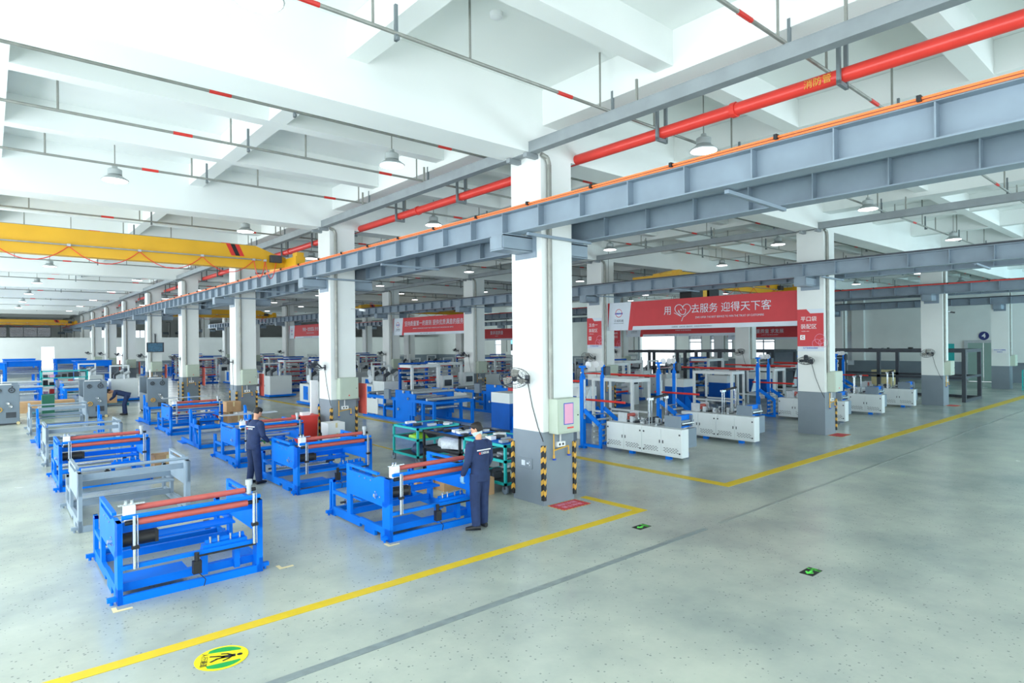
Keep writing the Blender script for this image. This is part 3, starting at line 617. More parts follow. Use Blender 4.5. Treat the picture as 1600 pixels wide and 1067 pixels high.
for (row, k, lab) in (('A', 0, 'red warning mat with yellow dashed edge at the foot of the first pillar'), ('B', 0, 'small red warning mat at the foot of the first pillar of the second row'), ('C', 0, 'tiny red floor mat beside the third row pillar')):
    x, y = ROW[row] + .42, Y0 - .03 + k * S
    o = tag(empty('warning_mat', (x, y, .002)), lab, 'mat'); B('sheet', redban, o, -.36, .36, -.45, -.03, 0, .004)
    mb = MB()
    for i in range(8): mb.box(-.36 + i * .09, -.32 + i * .09, -.47, -.45, 0, .005).box(-.36 + i * .09, -.32 + i * .09, -.03, -.01, 0, .005)
    for i in range(5): mb.box(-.38, -.36, -.44 + i * .09, -.4 + i * .09, 0, .005).box(.36, .38, -.44 + i * .09, -.4 + i * .09, 0, .005)
    mb.build('dashed_edge', gold, o)
    if row == 'A': text('lettering', '消防设施', .13, pink, frame((1, 0, 0), (0, 1, 0), (x, y - .16, .0075)), o, ext=.0005); text('lettering', '禁止堆放', .13, pink, frame((1, 0, 0), (0, 1, 0), (x, y - .32, .0075)), o, ext=.0005)
for (x, y, lb) in ((3.03, 8.5, 'cream tape corner mark on the floor beside the front blue roll stand'), (1.08, 8.42, 'cream tape corner mark under the foot of the front blue roll stand'), (4.62, 8.32, 'cream tape corner mark before the roll stand by the worker')):
    mark('tape_mark', cream, [(x, y), (x + .2, y), (x + .2, y + .05), (x + .05, y + .05), (x + .05, y + .16), (x, y + .16)], lb)

# ------------------------------------------------------------------ blue roll stands
def roll_stand(body, full=True, alt=False, skip_roll=False):
    W, L = 1.69, 2.22
    o = empty('roll_stand', (0, 0, 0), 0, 'x', 'roll stand', 'roll stands set out in two columns on the floor')
    for sx in (0, 1):
        xa = 0 if sx == 0 else W - .05; xb = xa + .05; fx = (xa, xa + .055) if sx == 0 else (W - .08, W)
        mb = MB().box(xa, xb, .0, .3, 0, .19).box(xa, xb, .3, .5, .09, .19).box(xa, xb, .5, .85, .0, .19).box(xa, xb, .85, 1.02, .09, .19).box(xa, xb, 1.02, 2.12, .03, .17)
        mb.box(fx[0], fx[1], 0, .17, 0, .98)
        mb.prism([(.0, .98), (0, .6), (.12, .52), (1.5, .52), (1.5, 1.03), (1.38, 1.03), (1.38, .93), (.5, .93), (.35, .98)], 'x', xa, xb)
        mb.box(xa, xb, 1.36, 1.5, .17, .52).box(xa, xb, .17, .24, .19, .6).box(xa - .0, xb, .4, 1.4, .99, 1.03)
        mb.box(xa, xb, 2.05, 2.1, 0, .64).box(xa, xb, 2.16, 2.21, 0, .64).box(xa, xb, 2.05, 2.21, .6, .64).box(xa, xb, 2.0, 2.22, 0, .1)
        mb.box(xa, xb, 1.5, 2.05, .4, .46)
        mb.build('side_plate', body, o)
        if full:
            bo = MB()
            for (yy, zz) in ((.45, .62), (.45, .72), (.6, .88), (.8, .88), (1.0, .88), (.3, .66)): bo.cyl((xa - .012 if sx == 0 else W, yy, zz), (xa if sx == 0 else W + .012, yy, zz), .014, 6)
            bo.cyl((xa - .05, .42, .67), (xa, .42, .67), .03, 8) if sx == 0 else None
            bo.build('bolt', chrome, o)
    B('bottom_bar', body, o, .05, W - .05, 0, .05, 0, .1); B('bottom_bar', body, o, .05, W - .05, 2.04, 2.12, .06, .14)
    MB().cyl((.04, -.03, 1.045), (W - .04, -.03, 1.045), .028, 8).build('top_bar', body, o)
    B('upper_beam', body, o, .05, W - .05, .22, .27, .82, .92); B('upper_beam', body, o, .05, W - .05, 1.38, 1.46, .5, .6)
    B('shelf', body, o, .05, W - .05, 1.05, 1.36, .44, .47); B('rear_beam', body, o, .05, W - .05, 1.4, 1.46, .14, .24)
    if full:
        B('base_sheet', body, o, .05, .85, .2, .75, .1, .14); B('rail_bar', body, o, .05, W - .05, .17, .25, .1, .2)
        B('lower_bar', body, o, .02, W - .02, -.01, .05, .41, .46); B('slide_rail', black, o, .85, W - .1, -.03, -.01, .39, .41)
        tb = MB().box(.95, 1.5, .05, .16, .43, .5); tb.build('slide_block', body, o); MB().cyl((1.0, .14, .5), (1.48, .14, .53), .035, 8).box(.95, 1.02, .1, .2, .1, .44).box(1.35, 1.42, .1, .2, .1, .44).build('actuator', body, o)
        mb = MB()
        for xx in (1.05, 1.15, 1.3, 1.42): mb.cyl((xx, .1, .5), (xx, .1, .58), .014, 6)
        mb.build('fitting', chrome, o)
        if not skip_roll:
            Y_('rubber_roller', redr, o, (.2, .1, 1.12), (W - .2, .1, 1.12), .038, 14); Y_('rubber_roller', redr, o, (.2, .0, .97), (W - .2, .0, .97), .042, 14)
            MB().cyl((.08, .1, 1.12), (.2, .1, 1.12), .026, 10).cyl((W - .2, .1, 1.12), (W - .06, .1, 1.12), .026, 10).cyl((.08, 0, .97), (.2, 0, .97), .028, 10).cyl((W - .2, 0, .97), (W - .06, 0, .97), .028, 10).build('roller_journal', black, o, smooth=True)
        if alt:
            for yy, zz, rr in ((.15, .9, .035), (.5, .78, .03), (.9, .62, .035), (1.25, .9, .03), (1.5, .72, .03), (1.7, .55, .03)): Y_('steel_roller', alu, o, (.06, yy, zz), (W - .06, yy, zz), rr, 12)
            MB().bar((.1, 1.7, 1.16), (W - .1, 1.7, 1.16), .02, .02).bar((.1, 1.95, 1.16), (W - .1, 1.95, 1.16), .02, .02).bar((.1, 1.7, 1.16), (.1, 1.95, 1.16), .02, .02).bar((W - .1, 1.7, 1.16), (W - .1, 1.95, 1.16), .02, .02).build('light_frame', alu, o)
        else:
            Y_('steel_roller', chrome, o, (.14, 1.86, .26), (W - .28, 1.86, .26), .048, 14)
            MB().cyl((.05, 1.86, .26), (.14, 1.86, .26), .02, 8).box(W - .28, W - .2, 1.8, 1.92, .22, .34).cyl((W - .2, 1.86, .26), (W - .05, 1.86, .26), .02, 8).build('roller_bearing', dark, o)
            Y_('shaft', chrome, o, (.02, 1.2, .8), (.32, 1.2, .8), .016, 8); Y_('shaft', chrome, o, (.02, .7, .85), (.3, .7, .85), .016, 8)
            Y_('motor', black, o, (.06, .2, .72), (.42, .2, .72), .085, 16)
            MB().box(.42, .46, .13, .27, .65, .79).build('motor_flange', black, o)
        for xx, z1 in ((.17, 1.06), (W - .13, 1.1)):
            MB().cyl((xx, -.05, .42), (xx, -.05, z1), .02, 10).cyl((xx + .035, -.05, .42), (xx + .035, -.05, z1), .008, 6).build('lift_rod', chrome, o, smooth=True); B('rod_stop', black, o, xx - .03, xx + .05, -.08, -.02, .66, .7)
        B('bearing_block', wht, o, .08, .2, .02, .16, .98, 1.17, .008); MB().cyl((.1, .06, 1.17), (.1, .06, 1.23), .018, 8).cyl((.17, .1, 1.17), (.17, .1, 1.22), .018, 8).box(.02, .3, .05, .09, 1.17, 1.185).build('clamp', chrome, o)
        MB().cyl((W - .16, .05, 1.08), (W - .16, .05, 1.2), .032, 12).cyl((W - .16, .05, 1.2), (W - .16, .05, 1.27), .045, 12).build('air_cylinder', alu, o, smooth=True)
        MB().box(.8, .9, -.1, -.02, .2, .36).cyl((.85, -.06, .36), (.85, -.06, .46), .03, 8).build('drive_motor', black, o); MB().path([(.87, -.06, .2), (.95, -.07, .1), (.93, -.07, .02)], .006, 4).build('motor_cable', black, o)
    for xx, yy in ((-.1, .08), (W, .08), (-.1, 2.13), (W, 2.13)): MB().box(xx, xx + .1, yy - .03, yy + .03, .04, .09).cyl((xx + .05, yy, 0), (xx + .05, yy, .04), .02, 8).build('foot', body, o)
    return o
rs = roll_stand(blue); rs.location = (1.15, 8.6, 0); rs['label'] = 'bright blue roll stand with two red rollers, the one standing alone by the yellow line'
rg = roll_stand(paleb, False); rg.location = (1.12, 12.4, 0); rg['label'] = 'bare grey primed roll stand frame directly behind the front blue roll stand'
def bare_stand():
    W = 1.69; o = empty('roll_stand', (0, 0, 0), 0, 'x', 'roll stand', 'roll stands set out in two columns on the floor')
    for xa in (0, W - .06):
        MB().box(xa, xa + .06, 0, 2.2, .02, .13).box(xa, xa + .06, 0, .08, 0, .7).box(xa, xa + .06, .55, .72, .13, .85).prism([(1.0, .13), (1.16, .13), (1.16, 1.12), (1.1, 1.12), (1.0, .98)], 'x', xa, xa + .06).box(xa, xa + .06, .0, 1.1, .6, .7).prism([(.3, .05), (.6, .0), (.75, .4), (.6, .5), (.4, .4)], 'x', xa, xa + .06).build('side_plate', blue, o)
        B('floor_plate', blue, o, xa - .12, xa + .2, 1.5, 2.2, .0, .03)
    B('front_bar', blue, o, .06, W - .06, 0, .06, .62, .7); B('bottom_bar', blue, o, .06, W - .06, 0, .06, .02, .12); B('rear_bar', blue, o, .06, W - .06, 1.06, 1.14, .03, .13)
    B('base_sheet', paleb, o, .1, W - .1, .2, .9, .14, .16); Y_('steel_roller', alu, o, (.06, .6, .45), (W - .06, .6, .45), .05, 12)
    return o
rb = bare_stand(); rb.location = (1.15, 23.6, 0); rb['label'] = 'bare blue roll stand frame with no rollers in front of the grey cabinets'
ra = roll_stand(blue, True, True); ra.location = (4.75, 16.15, 0); ra['label'] = 'blue roll stand with many steel rollers behind the worker in navy'
def cp(src, x, y, lb): o = dup(src, (x, y, 0), lb); o['group'] = src['group']; return o
cp(rs, 4.72, 8.46, 'blue roll stand with red rollers beside the worker seen from behind')
cp(rs, 4.8, 12.4, 'blue roll stand with red rollers in front of the worker in profile')
cp(rs, 1.13, 16.15, 'blue roll stand with red rollers between two bare grey frames')
cp(rg, 1.12, 19.85, 'bare grey roll stand frame behind the second blue roll stand')
cp(rg, 1.1, 27.3, 'bare grey roll stand frame closest to the grey cabinets')
cp(rb, 4.75, 19.9, 'bare blue roll stand frame beyond the stand with steel rollers')
cp(ra, 4.75, 23.6, 'blue roll stand with steel rollers near the pile of boxes')
cp(rb, 4.75, 27.35, 'bare blue roll stand frame next to the red stool')

# ------------------------------------------------------------------ white bag making machines
def bag_machine():
    o = empty('bag_making_machine', (0, 0, 0), 0, 'x', 'machine', 'white bag making machines in a row behind the yellow line')
    Lc = 2.5
    for x0, x1, face in ((0, .3, 0), (1.35, 1.65, 1.65)):
        b = B('side_cabinet', wcab, o, x0, x1, 0 if face == 0 else .5, Lc, .09, .82, .006)
        s = -1 if face == 0 else 1
        for i in range(4 if face == 0 else 0):
            a = i * Lc / 4 + .012; e = (i + 1) * Lc / 4 - .012; f0, f1 = sorted((face, face + s * .012)); d = B('cabinet_door', wcab, o, f0, f1, a, e, .12, .79)
            h = MB(); g0, g1 = sorted((face + s * .012, face + s * .022)); hy = a + .04 if i % 2 else e - .04
            h.box(g0, g1, hy - .012, hy + .012, .42, .5); ly = e - .05 if i % 2 else a + .05
            for zz in (.2, .68): h.box(g0, g1, ly - .02, ly + .02, zz - .02, zz + .02)
            h.build('door_handle', dark, d)
            v = MB()
            for r in range(4):
                for c in range(5): yy = a + .09 + c * .09 + (.04 if r % 2 else 0); v.box(min(g0, g1), g1 - .004 if s > 0 else g1, yy, yy + .045, .2 + r * .035, .212 + r * .035)
            v.build('vent', dark, d)
    for yy in (.4, 1.6):
        for xx in (.05, 1.4): B('foot', blue, o, xx, xx + .12, yy, yy + .14, 0, .09)
    MB().box(.3, 1.35, .1, 2.4, .3, .36).box(.3, 1.35, .1, .2, .36, .8).box(.3, 1.35, 2.3, 2.4, .36, .8).build('bed', gcab, o)
    for i, yy in enumerate((.35, .55, .8, 1.0, 1.25, 1.5, 1.75, 2.0, 2.2)): Y_('steel_roller', chrome if i % 2 else dark, o, (.28, yy, .84 + .03 * (i % 3)), (1.37, yy, .84 + .03 * (i % 3)), .03, 10)
    Y_('rubber_roller', redr, o, (.35, 2.15, .97), (1.3, 2.15, .97), .06, 12); Y_('rubber_roller', redr, o, (.35, 2.02, .9), (1.3, 2.02, .9), .045, 12)
    for xx in (.27, 1.3): B('bearing_plate', alu, o, xx, xx + .05, 2.0, 2.3, .82, 1.08); B('bearing_plate', gcab, o, xx, xx + (.05 if xx < 1 else .1), .22, .72, .82, 1.12)
    B('cutter_beam', blue, o, .35, 1.6, .3, .42, 1.0, 1.13, .008); B('cutter_blade', gcab, o, .35, 1.6, .26, .34, .88, 1.0); B('exit_table', blue, o, .3, 1.45, .3, .5, .8, .84); Y_('steel_roller', chrome, o, (.35, .24, .92), (1.5, .24, .92), .035, 10); Y_('rubber_roller', redr, o, (.35, .5, 1.02), (1.3, .5, 1.02), .02, 8)
    cb = MB()
    for i in range(14): cb.cyl((.32 + i * .075, 1.3, .9), (.32 + i * .075, 1.3, 1.0), .016, 6)
    cb.box(.28, 1.37, 1.27, 1.33, .93, .96); cb.build('suction_bar', dark, o)
    cl = MB(); rnd = random.Random(3)
    for i in range(26): xx = rnd.uniform(.32, 1.3); yy = rnd.uniform(.6, 2.0); cl.box(xx, xx + rnd.uniform(.03, .1), yy, yy + rnd.uniform(.03, .14), .82, rnd.uniform(.86, 1.0))
    cl.build('mechanism', alu, o)
    for xx in (.14, .26): Y_('post', chrome, o, (xx, 1.12, .82), (xx, 1.12, 1.52), .016, 8)
    for xx in (1.5, 1.62): Y_('post', chrome, o, (xx, 1.12, .82), (xx, 1.12, 1.52), .016, 8)
    MB().box(.1, .3, 1.08, 1.16, 1.5, 1.56).box(1.46, 1.66, 1.08, 1.16, 1.5, 1.56).build('post_head', chrome, o); Y_('tension_bar', black, o, (.25, 1.12, 1.55), (1.65, 1.12, 1.6), .035, 10)
    # blue web stand at the back
    for xx in (-.28, .95):
        mb = MB().box(xx, xx + .12, 3.15, 3.27, 0, 2.05).box(xx, xx + .12, 3.1, 3.34, 0, .06); mb.prism([(3.15, 2.05), (3.27, 2.05), (3.22, 2.16), (3.2, 2.16)], 'x', xx, xx + .12)
        mb.bar((xx + .06, 3.15, 1.1), (xx + .06, 2.55, .72), .06, .12); mb.box(xx + .03, xx + .09, 2.5, 2.58, .06, .74); mb.box(xx + .02, xx + .1, 2.5, 3.2, .06, .14); mb.build('blue_post', blue, o)
        MB().box(xx + .03, xx + .09, 3.18, 3.24, 2.12, 2.38).box(xx - .02, xx + .14, 3.14, 3.28, 2.34, 2.4).build('post_cap', blue, o)
        MB().box(xx + .03, xx + .09, 3.13, 3.15, .85, 2.0).build('slide_strip', alu, o)
    Y_('pulley_shaft', chrome, o, (-.3, 3.2, 2.2), (.95, 3.2, 2.2), .02, 8); Y_('pulley_shaft', chrome, o, (-.3, 3.1, .95), (1.0, 3.1, .95), .02, 8)
    for xx in (.0, .4, .85): MB().cyl((xx, 3.2, 2.42), (xx + .04, 3.2, 2.42), .1, 14).build('pulley', wht, o, smooth=True); 
    MB().box(1.1, 1.5, 3.1, 3.3, 2.08, 2.35).build('gear_motor', dark, o)
    for i in range(5): Y_('steel_roller', alu, o, (-.2, 2.8, .2 + i * .16), (.75, 2.8, .2 + i * .16), .03, 8)
    # triangular former and white gantry
    MB().prism([(.45, .95), (1.35, .95), (1.3, 1.75)], 'y', 3.8, 3.83).build('triangle_former', alu, o)
    g = MB()
    for xx in (-.1, 1.45):
        for yy in (4.4, 6.2): g.box(xx, xx + .09, yy, yy + .09, 0, 1.75)
        g.box(xx, xx + .09, 4.4, 6.29, 1.66, 1.78).box(xx, xx + .07, 4.4, 6.29, .5, .57)
    g.box(-.1, 1.54, 4.4, 4.49, 1.66, 1.78).box(-.1, 1.54, 6.2, 6.29, 1.66, 1.78); g.build('white_gantry', wcab, o)
    for (xx, y0_, y1_, zz) in ((.1, 1.9, 3.6, 1.38), (.0, 3.5, 6.9, 1.92), (1.0, 4.0, 6.4, 1.86)): Y_('orange_roller', reds, o, (xx, y0_, zz), (xx, y1_, zz), .032, 8)
    B('rear_cabinet', blue2, o, .1, 1.4, 6.9, 7.9, .1, 1.0); B('rear_top', wcab, o, .1, 1.4, 6.9, 7.9, 1.0, 1.35)
    MB().prism([(6.4, 0), (7.0, 0), (7.0, .5), (6.8, .6), (6.6, .35), (6.4, .3)], 'x', .2, .26).prism([(6.4, 0), (7.0, 0), (7.0, .5), (6.8, .6), (6.6, .35), (6.4, .3)], 'x', 1.3, 1.36).build('unwind_arm', blue, o)
    return o
bm0 = bag_machine()
for c_ in bm0.children_recursive:
    for v in c_.data.vertices:
        if v.co.x > .3: v.co.x = .3 + (v.co.x - .3) * .5
bm0.location = (13.42, 9.02, 0); bm0['label'] = 'white bag making machine with vented side cabinet, next to the yellow corner'
for x, lb in ((17.12, 'second white bag making machine from the yellow corner'), (23.75, 'white bag making machine partly behind the pillar with the red sign'), (27.45, 'white bag making machine just beyond the pillar with the red sign'), (31.35, 'farthest white bag making machine, beside the third row pillar')):
    dup(bm0, (x, 9.02, 0), lb)

# ------------------------------------------------------------------ other machine types for the crowded bays
def blue_line_machine():
    o = empty('web_machine', (0, 0, 0), 0, 'x', 'machine', 'blue web machines standing in the bays'); L = 5.6
    for xx in (0, 1.75):
        g = MB().box(xx, xx + .1, 0, L, .82, .94).box(xx, xx + .1, 0, L, 0, .1)
        for yy in (0, .75, 1.5, 2.9, 3.7, 4.6, 5.5): g.box(xx, xx + .1, yy, yy + .1, .1, .82)
        g.build('side_frame', blue, o)
        B('side_plate', blue, o, xx + .01, xx + .07, 1.7, 2.8, .05, 1.25); MB().box(xx + .01, xx + .07, 1.3, 1.7, .3, 1.15).box(xx + .01, xx + .07, 3.0, 3.6, .4, .5).build('plate_arm', blue, o)
    for yy in (0, 1.5, 2.9, 5.5): B('cross_beam', blue, o, .1, 1.75, yy, yy + .08, .84, .92)
    for i, (yy, zz) in enumerate(((.4, 1.0), (.9, .6), (1.4, 1.2), (1.75, .95), (2.1, 1.2), (2.5, .5), (3.2, 1.0), (3.6, .6), (4.2, 1.02), (5.0, 1.0))): Y_('steel_roller', chrome if i % 2 else alu, o, (-.05, yy, zz), (1.9, yy, zz), .055, 10)
    MB().cyl((.2, 2.3, .85), (1.6, 2.3, .85), .16, 14).build('film_roll', plastic, o, smooth=True)
    B('gearbox', gcab, o, -.12, 0, 3.1, 3.5, .85, 1.25); B('drive_cover', wcab, o, -.03, .0, 4.2, 5.2, .15, .78)
    return o
def tower_machine():
    o = empty('printing_tower', (0, 0, 0), 0, 'x', 'machine', 'blue and white tower machines standing in the bays')
    for xx in (0, 1.5):
        for yy in (0, 1.1): B('post', blue2 if yy else wcab, o, xx, xx + .11, yy, yy + .11, 0, 2.1)
        B('side_beam', wcab, o, xx, xx + .1, 0, 1.2, 1.95, 2.08); B('side_beam', blue, o, xx, xx + .1, 0, 1.2, .55, .64)
    B('top_beam', wcab, o, 0, 1.6, 0, .1, 1.95, 2.08); B('top_beam', blue2, o, 0, 1.6, 1.1, 1.2, 2.08, 2.16); B('base', blue2, o, -.05, 1.65, -.1, 1.4, 0, .12)
    for i in range(7): Y_('steel_roller', alu if i % 3 else reds, o, (-.06, .1 + .17 * i, .7 + .2 * i), (1.66, .1 + .17 * i, .7 + .2 * i), .04, 8)
    B('control_cabinet', wcab, o, 1.9, 2.5, .2, .8, 0, 1.5); B('control_screen', dark, o, 1.98, 2.4, .18, .2, 1.0, 1.3)
    rn = random.Random(5); cl = MB()
    for i in range(22): a = rn.uniform(.1, 1.3); b_ = rn.uniform(.1, 1.0); z = rn.uniform(.3, 1.7); cl.box(a, a + rn.uniform(.05, .3), b_, b_ + rn.uniform(.03, .2), z, z + rn.uniform(.03, .12))
    cl.build('mechanism', alu, o)
    return o
def cabinet_machine():
    o = empty('converting_machine', (0, 0, 0), 0, 'x', 'machine', 'white cabinet machines standing in the bays')
    B('plinth', blue, o, -.1, 1.5, -.15, 2.6, .04, .14); B('main_cabinet', wcab, o, 0, 1.3, 0, 1.1, .14, 1.25, .01); B('main_cabinet', wcab, o, 0, .9, 1.15, 2.4, .14, 1.05, .01)
    B('cabinet_door', blue, o, -.012, 0, 1.3, 1.9, .25, .95); B('cabinet_door', wcab, o, -.012, 0, .1, .95, .25, 1.15)
    MB().box(-.02, -.012, .85, .88, .6, .7).box(-.02, -.012, 1.36, 1.4, .55, .65).build('door_handle', dark, o)
    for x_, y_ in ((.2, .3), (.7, .3), (.25, 1.5), (.6, 1.9)): MB().cyl((x_, y_, 1.05), (x_, y_, 1.5), .07, 10).cyl((x_, y_, 1.5), (x_ + .25, y_, 1.65), .1, 10).build('servo_head', dark if x_ < .3 else alu, o, smooth=True)
    MB().cyl((.3, 2.0, 1.3), (1.1, 2.0, 1.3), .22, 14).build('film_roll', plastic, o, smooth=True)
    MB().box(1.0, 1.08, 1.3, 1.38, .14, 2.0).box(.1, .18, 1.3, 1.38, 1.05, 2.0).box(.1, 1.08, 1.3, 1.38, 1.92, 2.0).build('frame_arch', wcab, o)
    return o
def rack_machine():
    o = empty('stacked_roller_machine', (0, 0, 0), 0, 'x', 'machine', 'tall blue roller machines near the end wall')
    for xx in (0, 1.9):
        B('side_rail', blue, o, xx, xx + .1, 0, 2.6, .1, .25); B('side_rail', blue, o, xx, xx + .1, 0, 2.6, .7, .8)
        for yy in (0, .62, 1.25, 1.9, 2.5): B('post', blue, o, xx, xx + .1, yy, yy + .1, .25, 2.05)
    for i in range(5):
        MB().box(-.05, 2.05, .1 + i * .52, .14 + i * .52, 1.7, 2.05).build('blue_rib', blue, o); Y_('steel_roller', alu, o, (0, .3 + i * .5, 1.2 + .15 * (i % 3)), (2.0, .3 + i * .5, 1.2 + .15 * (i % 3)), .07, 8)
    for i in range(4): Y_('steel_roller', chrome, o, (-.05, .3 + i * .55, 1.75), (2.05, .3 + i * .55, 1.75), .05, 8)
    B('base', blue, o, 0, 2, 0, 2.6, 0, .1); B('top_tray', blue, o, -.1, 2.1, 0, 2.7, 2.05, 2.1)
    return o
tb = blue_line_machine(); tt = tower_machine(); tc = cabinet_machine(); tr_ = rack_machine()
used = {}
FP = {tb.name: (-.2, 2.0, -.05, 5.7), tt.name: (-.1, 2.55, -.15, 1.45), tc.name: (-.15, 1.55, -.2, 2.65), tr_.name: (-.15, 2.15, -.05, 2.75)}
taken = [(x - .35, x + 1.1, 9.0, 17.0) for x in (13.42, 17.12, 23.75, 27.45, 31.35)] + [(ROW[r] - .25, ROW[r] + 1.1, Y0 + k * S - .4, Y0 + k * S + 1.1) for r in ROW for k in range(9)]
taken += [(15.1, 16.5, 17.5, 19), (35.5, 38.9, 8, 29), (11.6, 12.15, 0, 60), (8.0, 10, 9, 15.2), (44, 46, 14, 21), (-.1, 6.6, 31.3, 33.7)]
def free(q): return all(q[1] < t[0] or q[0] > t[1] or q[3] < t[2] or q[2] > t[3] for t in taken)
def put(src, x, y, rz, lb):
    f = FP[src.name]; ok = False
    for st_y in range(14):
        for sx_ in (0, .25, -.25, .5, -.5, .9):
            q = (x + sx_ + f[0], x + sx_ + f[1], y + st_y * .35 + f[2], y + st_y * .35 + f[3])
            if free(q): ok = True; break
        if ok: break
    if not ok or q[3] > 79.5: return
    taken.append(q); x += sx_; y += st_y * .35
    if src.name not in used: used[src.name] = 1; src.location = (x, y, 0); src.rotation_euler = (0, 0, rz); src['label'] = lb; return src
    return dup(src, (x, y, 0), lb, rz)
put(tb, 12.4, 18.9, 0, 'long blue web machine with open side frames behind the first pillar row')
put(tb, 10.2, 17.2, 0, 'blue web machine half hidden behind the first pillar')
put(tb, 16.3, 18.6, 0, 'blue web machine behind the long open blue frame')
put(tc, 14.6, 26.6, 0, 'white converting machine with servo heads past the long blue web machine')
put(tc, 12.4, 29.2, 0, 'white cabinet machine on a blue plinth by the aisle line')
put(tc, 12.3, 36.5, 0, 'white cabinet machine with blue door further along the aisle line')
put(tt, 15.0, 22.6, 0, 'white and blue tower machine in the middle of the second bay')
put(tt, 17.6, 25.4, 0, 'tower machine next to the third pillar of the second row')
rn = random.Random(11); srcs = [tt, tc, tb, tt, tc]; names_s = {tt.name: 'tower machine', tc.name: 'white cabinet machine', tb.name: 'blue web machine'}
# rest of the bay between the first and second pillar rows
for j in range(2, 7):
    for i in range(3):
        x = 12.6 + i * 2.45; y = 9.4 * j + 13.5 + (3.0 if i == 1 else 0)
        if x < 14 and j == 2: continue
        s = srcs[(i + 2 * j) % 5]; put(s, x, y, 0, '%s, %s from the aisle line past the %s pillar' % (names_s[s.name], ORD[i], ORD[j]))
        if i: s2 = srcs[(i + j) % 5]; put(s2, x - .4, y + 4.6, 0, '%s set further back, %s column past the %s pillar' % (names_s[s2.name], ORD[i], ORD[j]))
# bay between the second and third rows, behind the white machines
for j in range(0, 6):
    for i in range(5):
        x = 21.6 + i * 2.3; y = 9.4 * j + 18.6 + (1.5 if i % 2 else 0); s = srcs[(2 * i + j) % 5]
        if j == 0 and s is tb: s = tt
        put(s, x, y, 0, '%s past the second pillar row, %s across, %s from the front' % (names_s[s.name], ORD[i], ORD[j]))
for i in range(2): put(tt, 14.0 + 3.6 * i, 17.2, 0, 'tower machine standing behind the %s white bag machine' % ORD[i])
for j in range(2):
    for i in range(3): s = srcs[(i + j) % 5]; put(s, 36.5 + i * 3, 26 + j * 10, 0, '%s beyond the third pillar row, %s across in the %s line' % (names_s[s.name], ORD[i], ORD[j]))
# first bay: machines towards the partition
put(tr_, .9, 56, 0, 'tall blue roller machine near the partition wall'); put(tr_, 4.7, 52, 0, 'tall blue roller machine beside the first pillar row'); put(tr_, -1.2, 50, 0, 'blue roller machine at the outer side of the first bay')
put(tr_, 4.2, 62, 0, 'blue roller machine in the last line before the partition'); put(tr_, 1.0, 66, 0, 'farthest blue roller machine by the partition')
put(tb, .3, 40.5, 0, 'blue web machine behind the grey cabinets'); put(tc, 4.3, 47, 0, 'white cabinet machine beyond the grey cabinets'); put(tc, 5.2, 40.5, 0, 'white machine top behind the bending worker'); put(tb, 3.2, 38.5, 0, 'blue machine frame between two grey cabinets')
def teal_rack():
    o = empty('teal_parts_rack', (2.3, 44.6, 0), 0, 'teal steel rack packed with pink and dark parts before the blue roller machines', 'rack')
    for xx in (0, 2.2):
        for yy in (0, .8): B('post', teal, o, xx, xx + .08, yy, yy + .08, 0, 1.7)
    for zz in (.3, .8, 1.25, 1.64): B('shelf', teal, o, 0, 2.28, 0, .88, zz, zz + .05)
    rn2 = random.Random(2)
    for zz in (.35, .85, 1.3):
        for i in range(7): B('part_bin', rn2.choice([pink, dark, reds, alu, black]), o, .12 + i * .3, .12 + i * .3 + .22, .1, .6, zz, zz + rn2.uniform(.12, .3))
teal_rack()
# grey cabinets with handwheels
def grey_cabinet():
    o = empty('grey_roller_cabinet', (0, 0, 0), 0, 'x', 'machine', 'grey cabinets with handwheels in a line')
    B('side_plate', gcab, o, 0, .85, 0, .1, .06, 1.6, .008); B('side_plate', gcab, o, 0, .85, 1.8, 1.9, .06, 1.6); B('back_panel', gcab, o, 0, .04, .1, 1.8, .1, .9)
    for i, zz in enumerate((.4, .75, 1.05, 1.3)): Y_('steel_roller', alu, o, (.25 + .18 * i, .1, zz), (.25 + .18 * i, 1.8, zz), .07, 10)
    for x_, z_, r_, m_ in ((.2, 1.38, .07, dark), (.6, 1.38, .09, dark), (.48, .86, .045, chrome), (.56, .74, .055, chrome), (.22, .62, .08, gold)):
        MB().ring((x_, -.05, z_), (0, 1, 0), r_, .018, 16, 5).cyl((x_, -.06, z_), (x_, 0, z_), .03, 8).build('handwheel', m_, o)
    B('inspection_window', dark, o, .42, .74, -.008, 0, .28, .5); MB().box(.6, .64, -.03, 0, 1.5, 1.54).build('knob', black, o); MB().box(.05, .6, -.0, .12, 1.6, 1.63).build('top_cover', wht, o)
    for xx in (.1, .8): MB().cyl((xx, -.1, .06), (xx, -.02, .06), .06, 12).build('caster', cream, o); 
    MB().box(.05, .9, .0, .1, 0.02, .06).box(.05, .9, 1.8, 1.9, .0, .06).build('skid', dark, o); MB().prism([(1.0, 1.62), (1.25, 1.6), (1.2, 1.95), (1.05, 1.98)], 'x', .3, .33).build('paper_sheet', wht, o)
    return o
gc0 = grey_cabinet(); gc0.location = (.1, 31.6, 0); gc0['label'] = 'grey roller cabinet with handwheels, cropped by the picture edge'.replace('cropped by the picture edge', 'in front of the blue web machine')
dup(gc0, (3.1, 31.9, 0), 'grey roller cabinet with handwheels beside the bending worker'); dup(gc0, (5.5, 32.0, 0), 'grey roller cabinet with handwheels close to the fifth pillar')

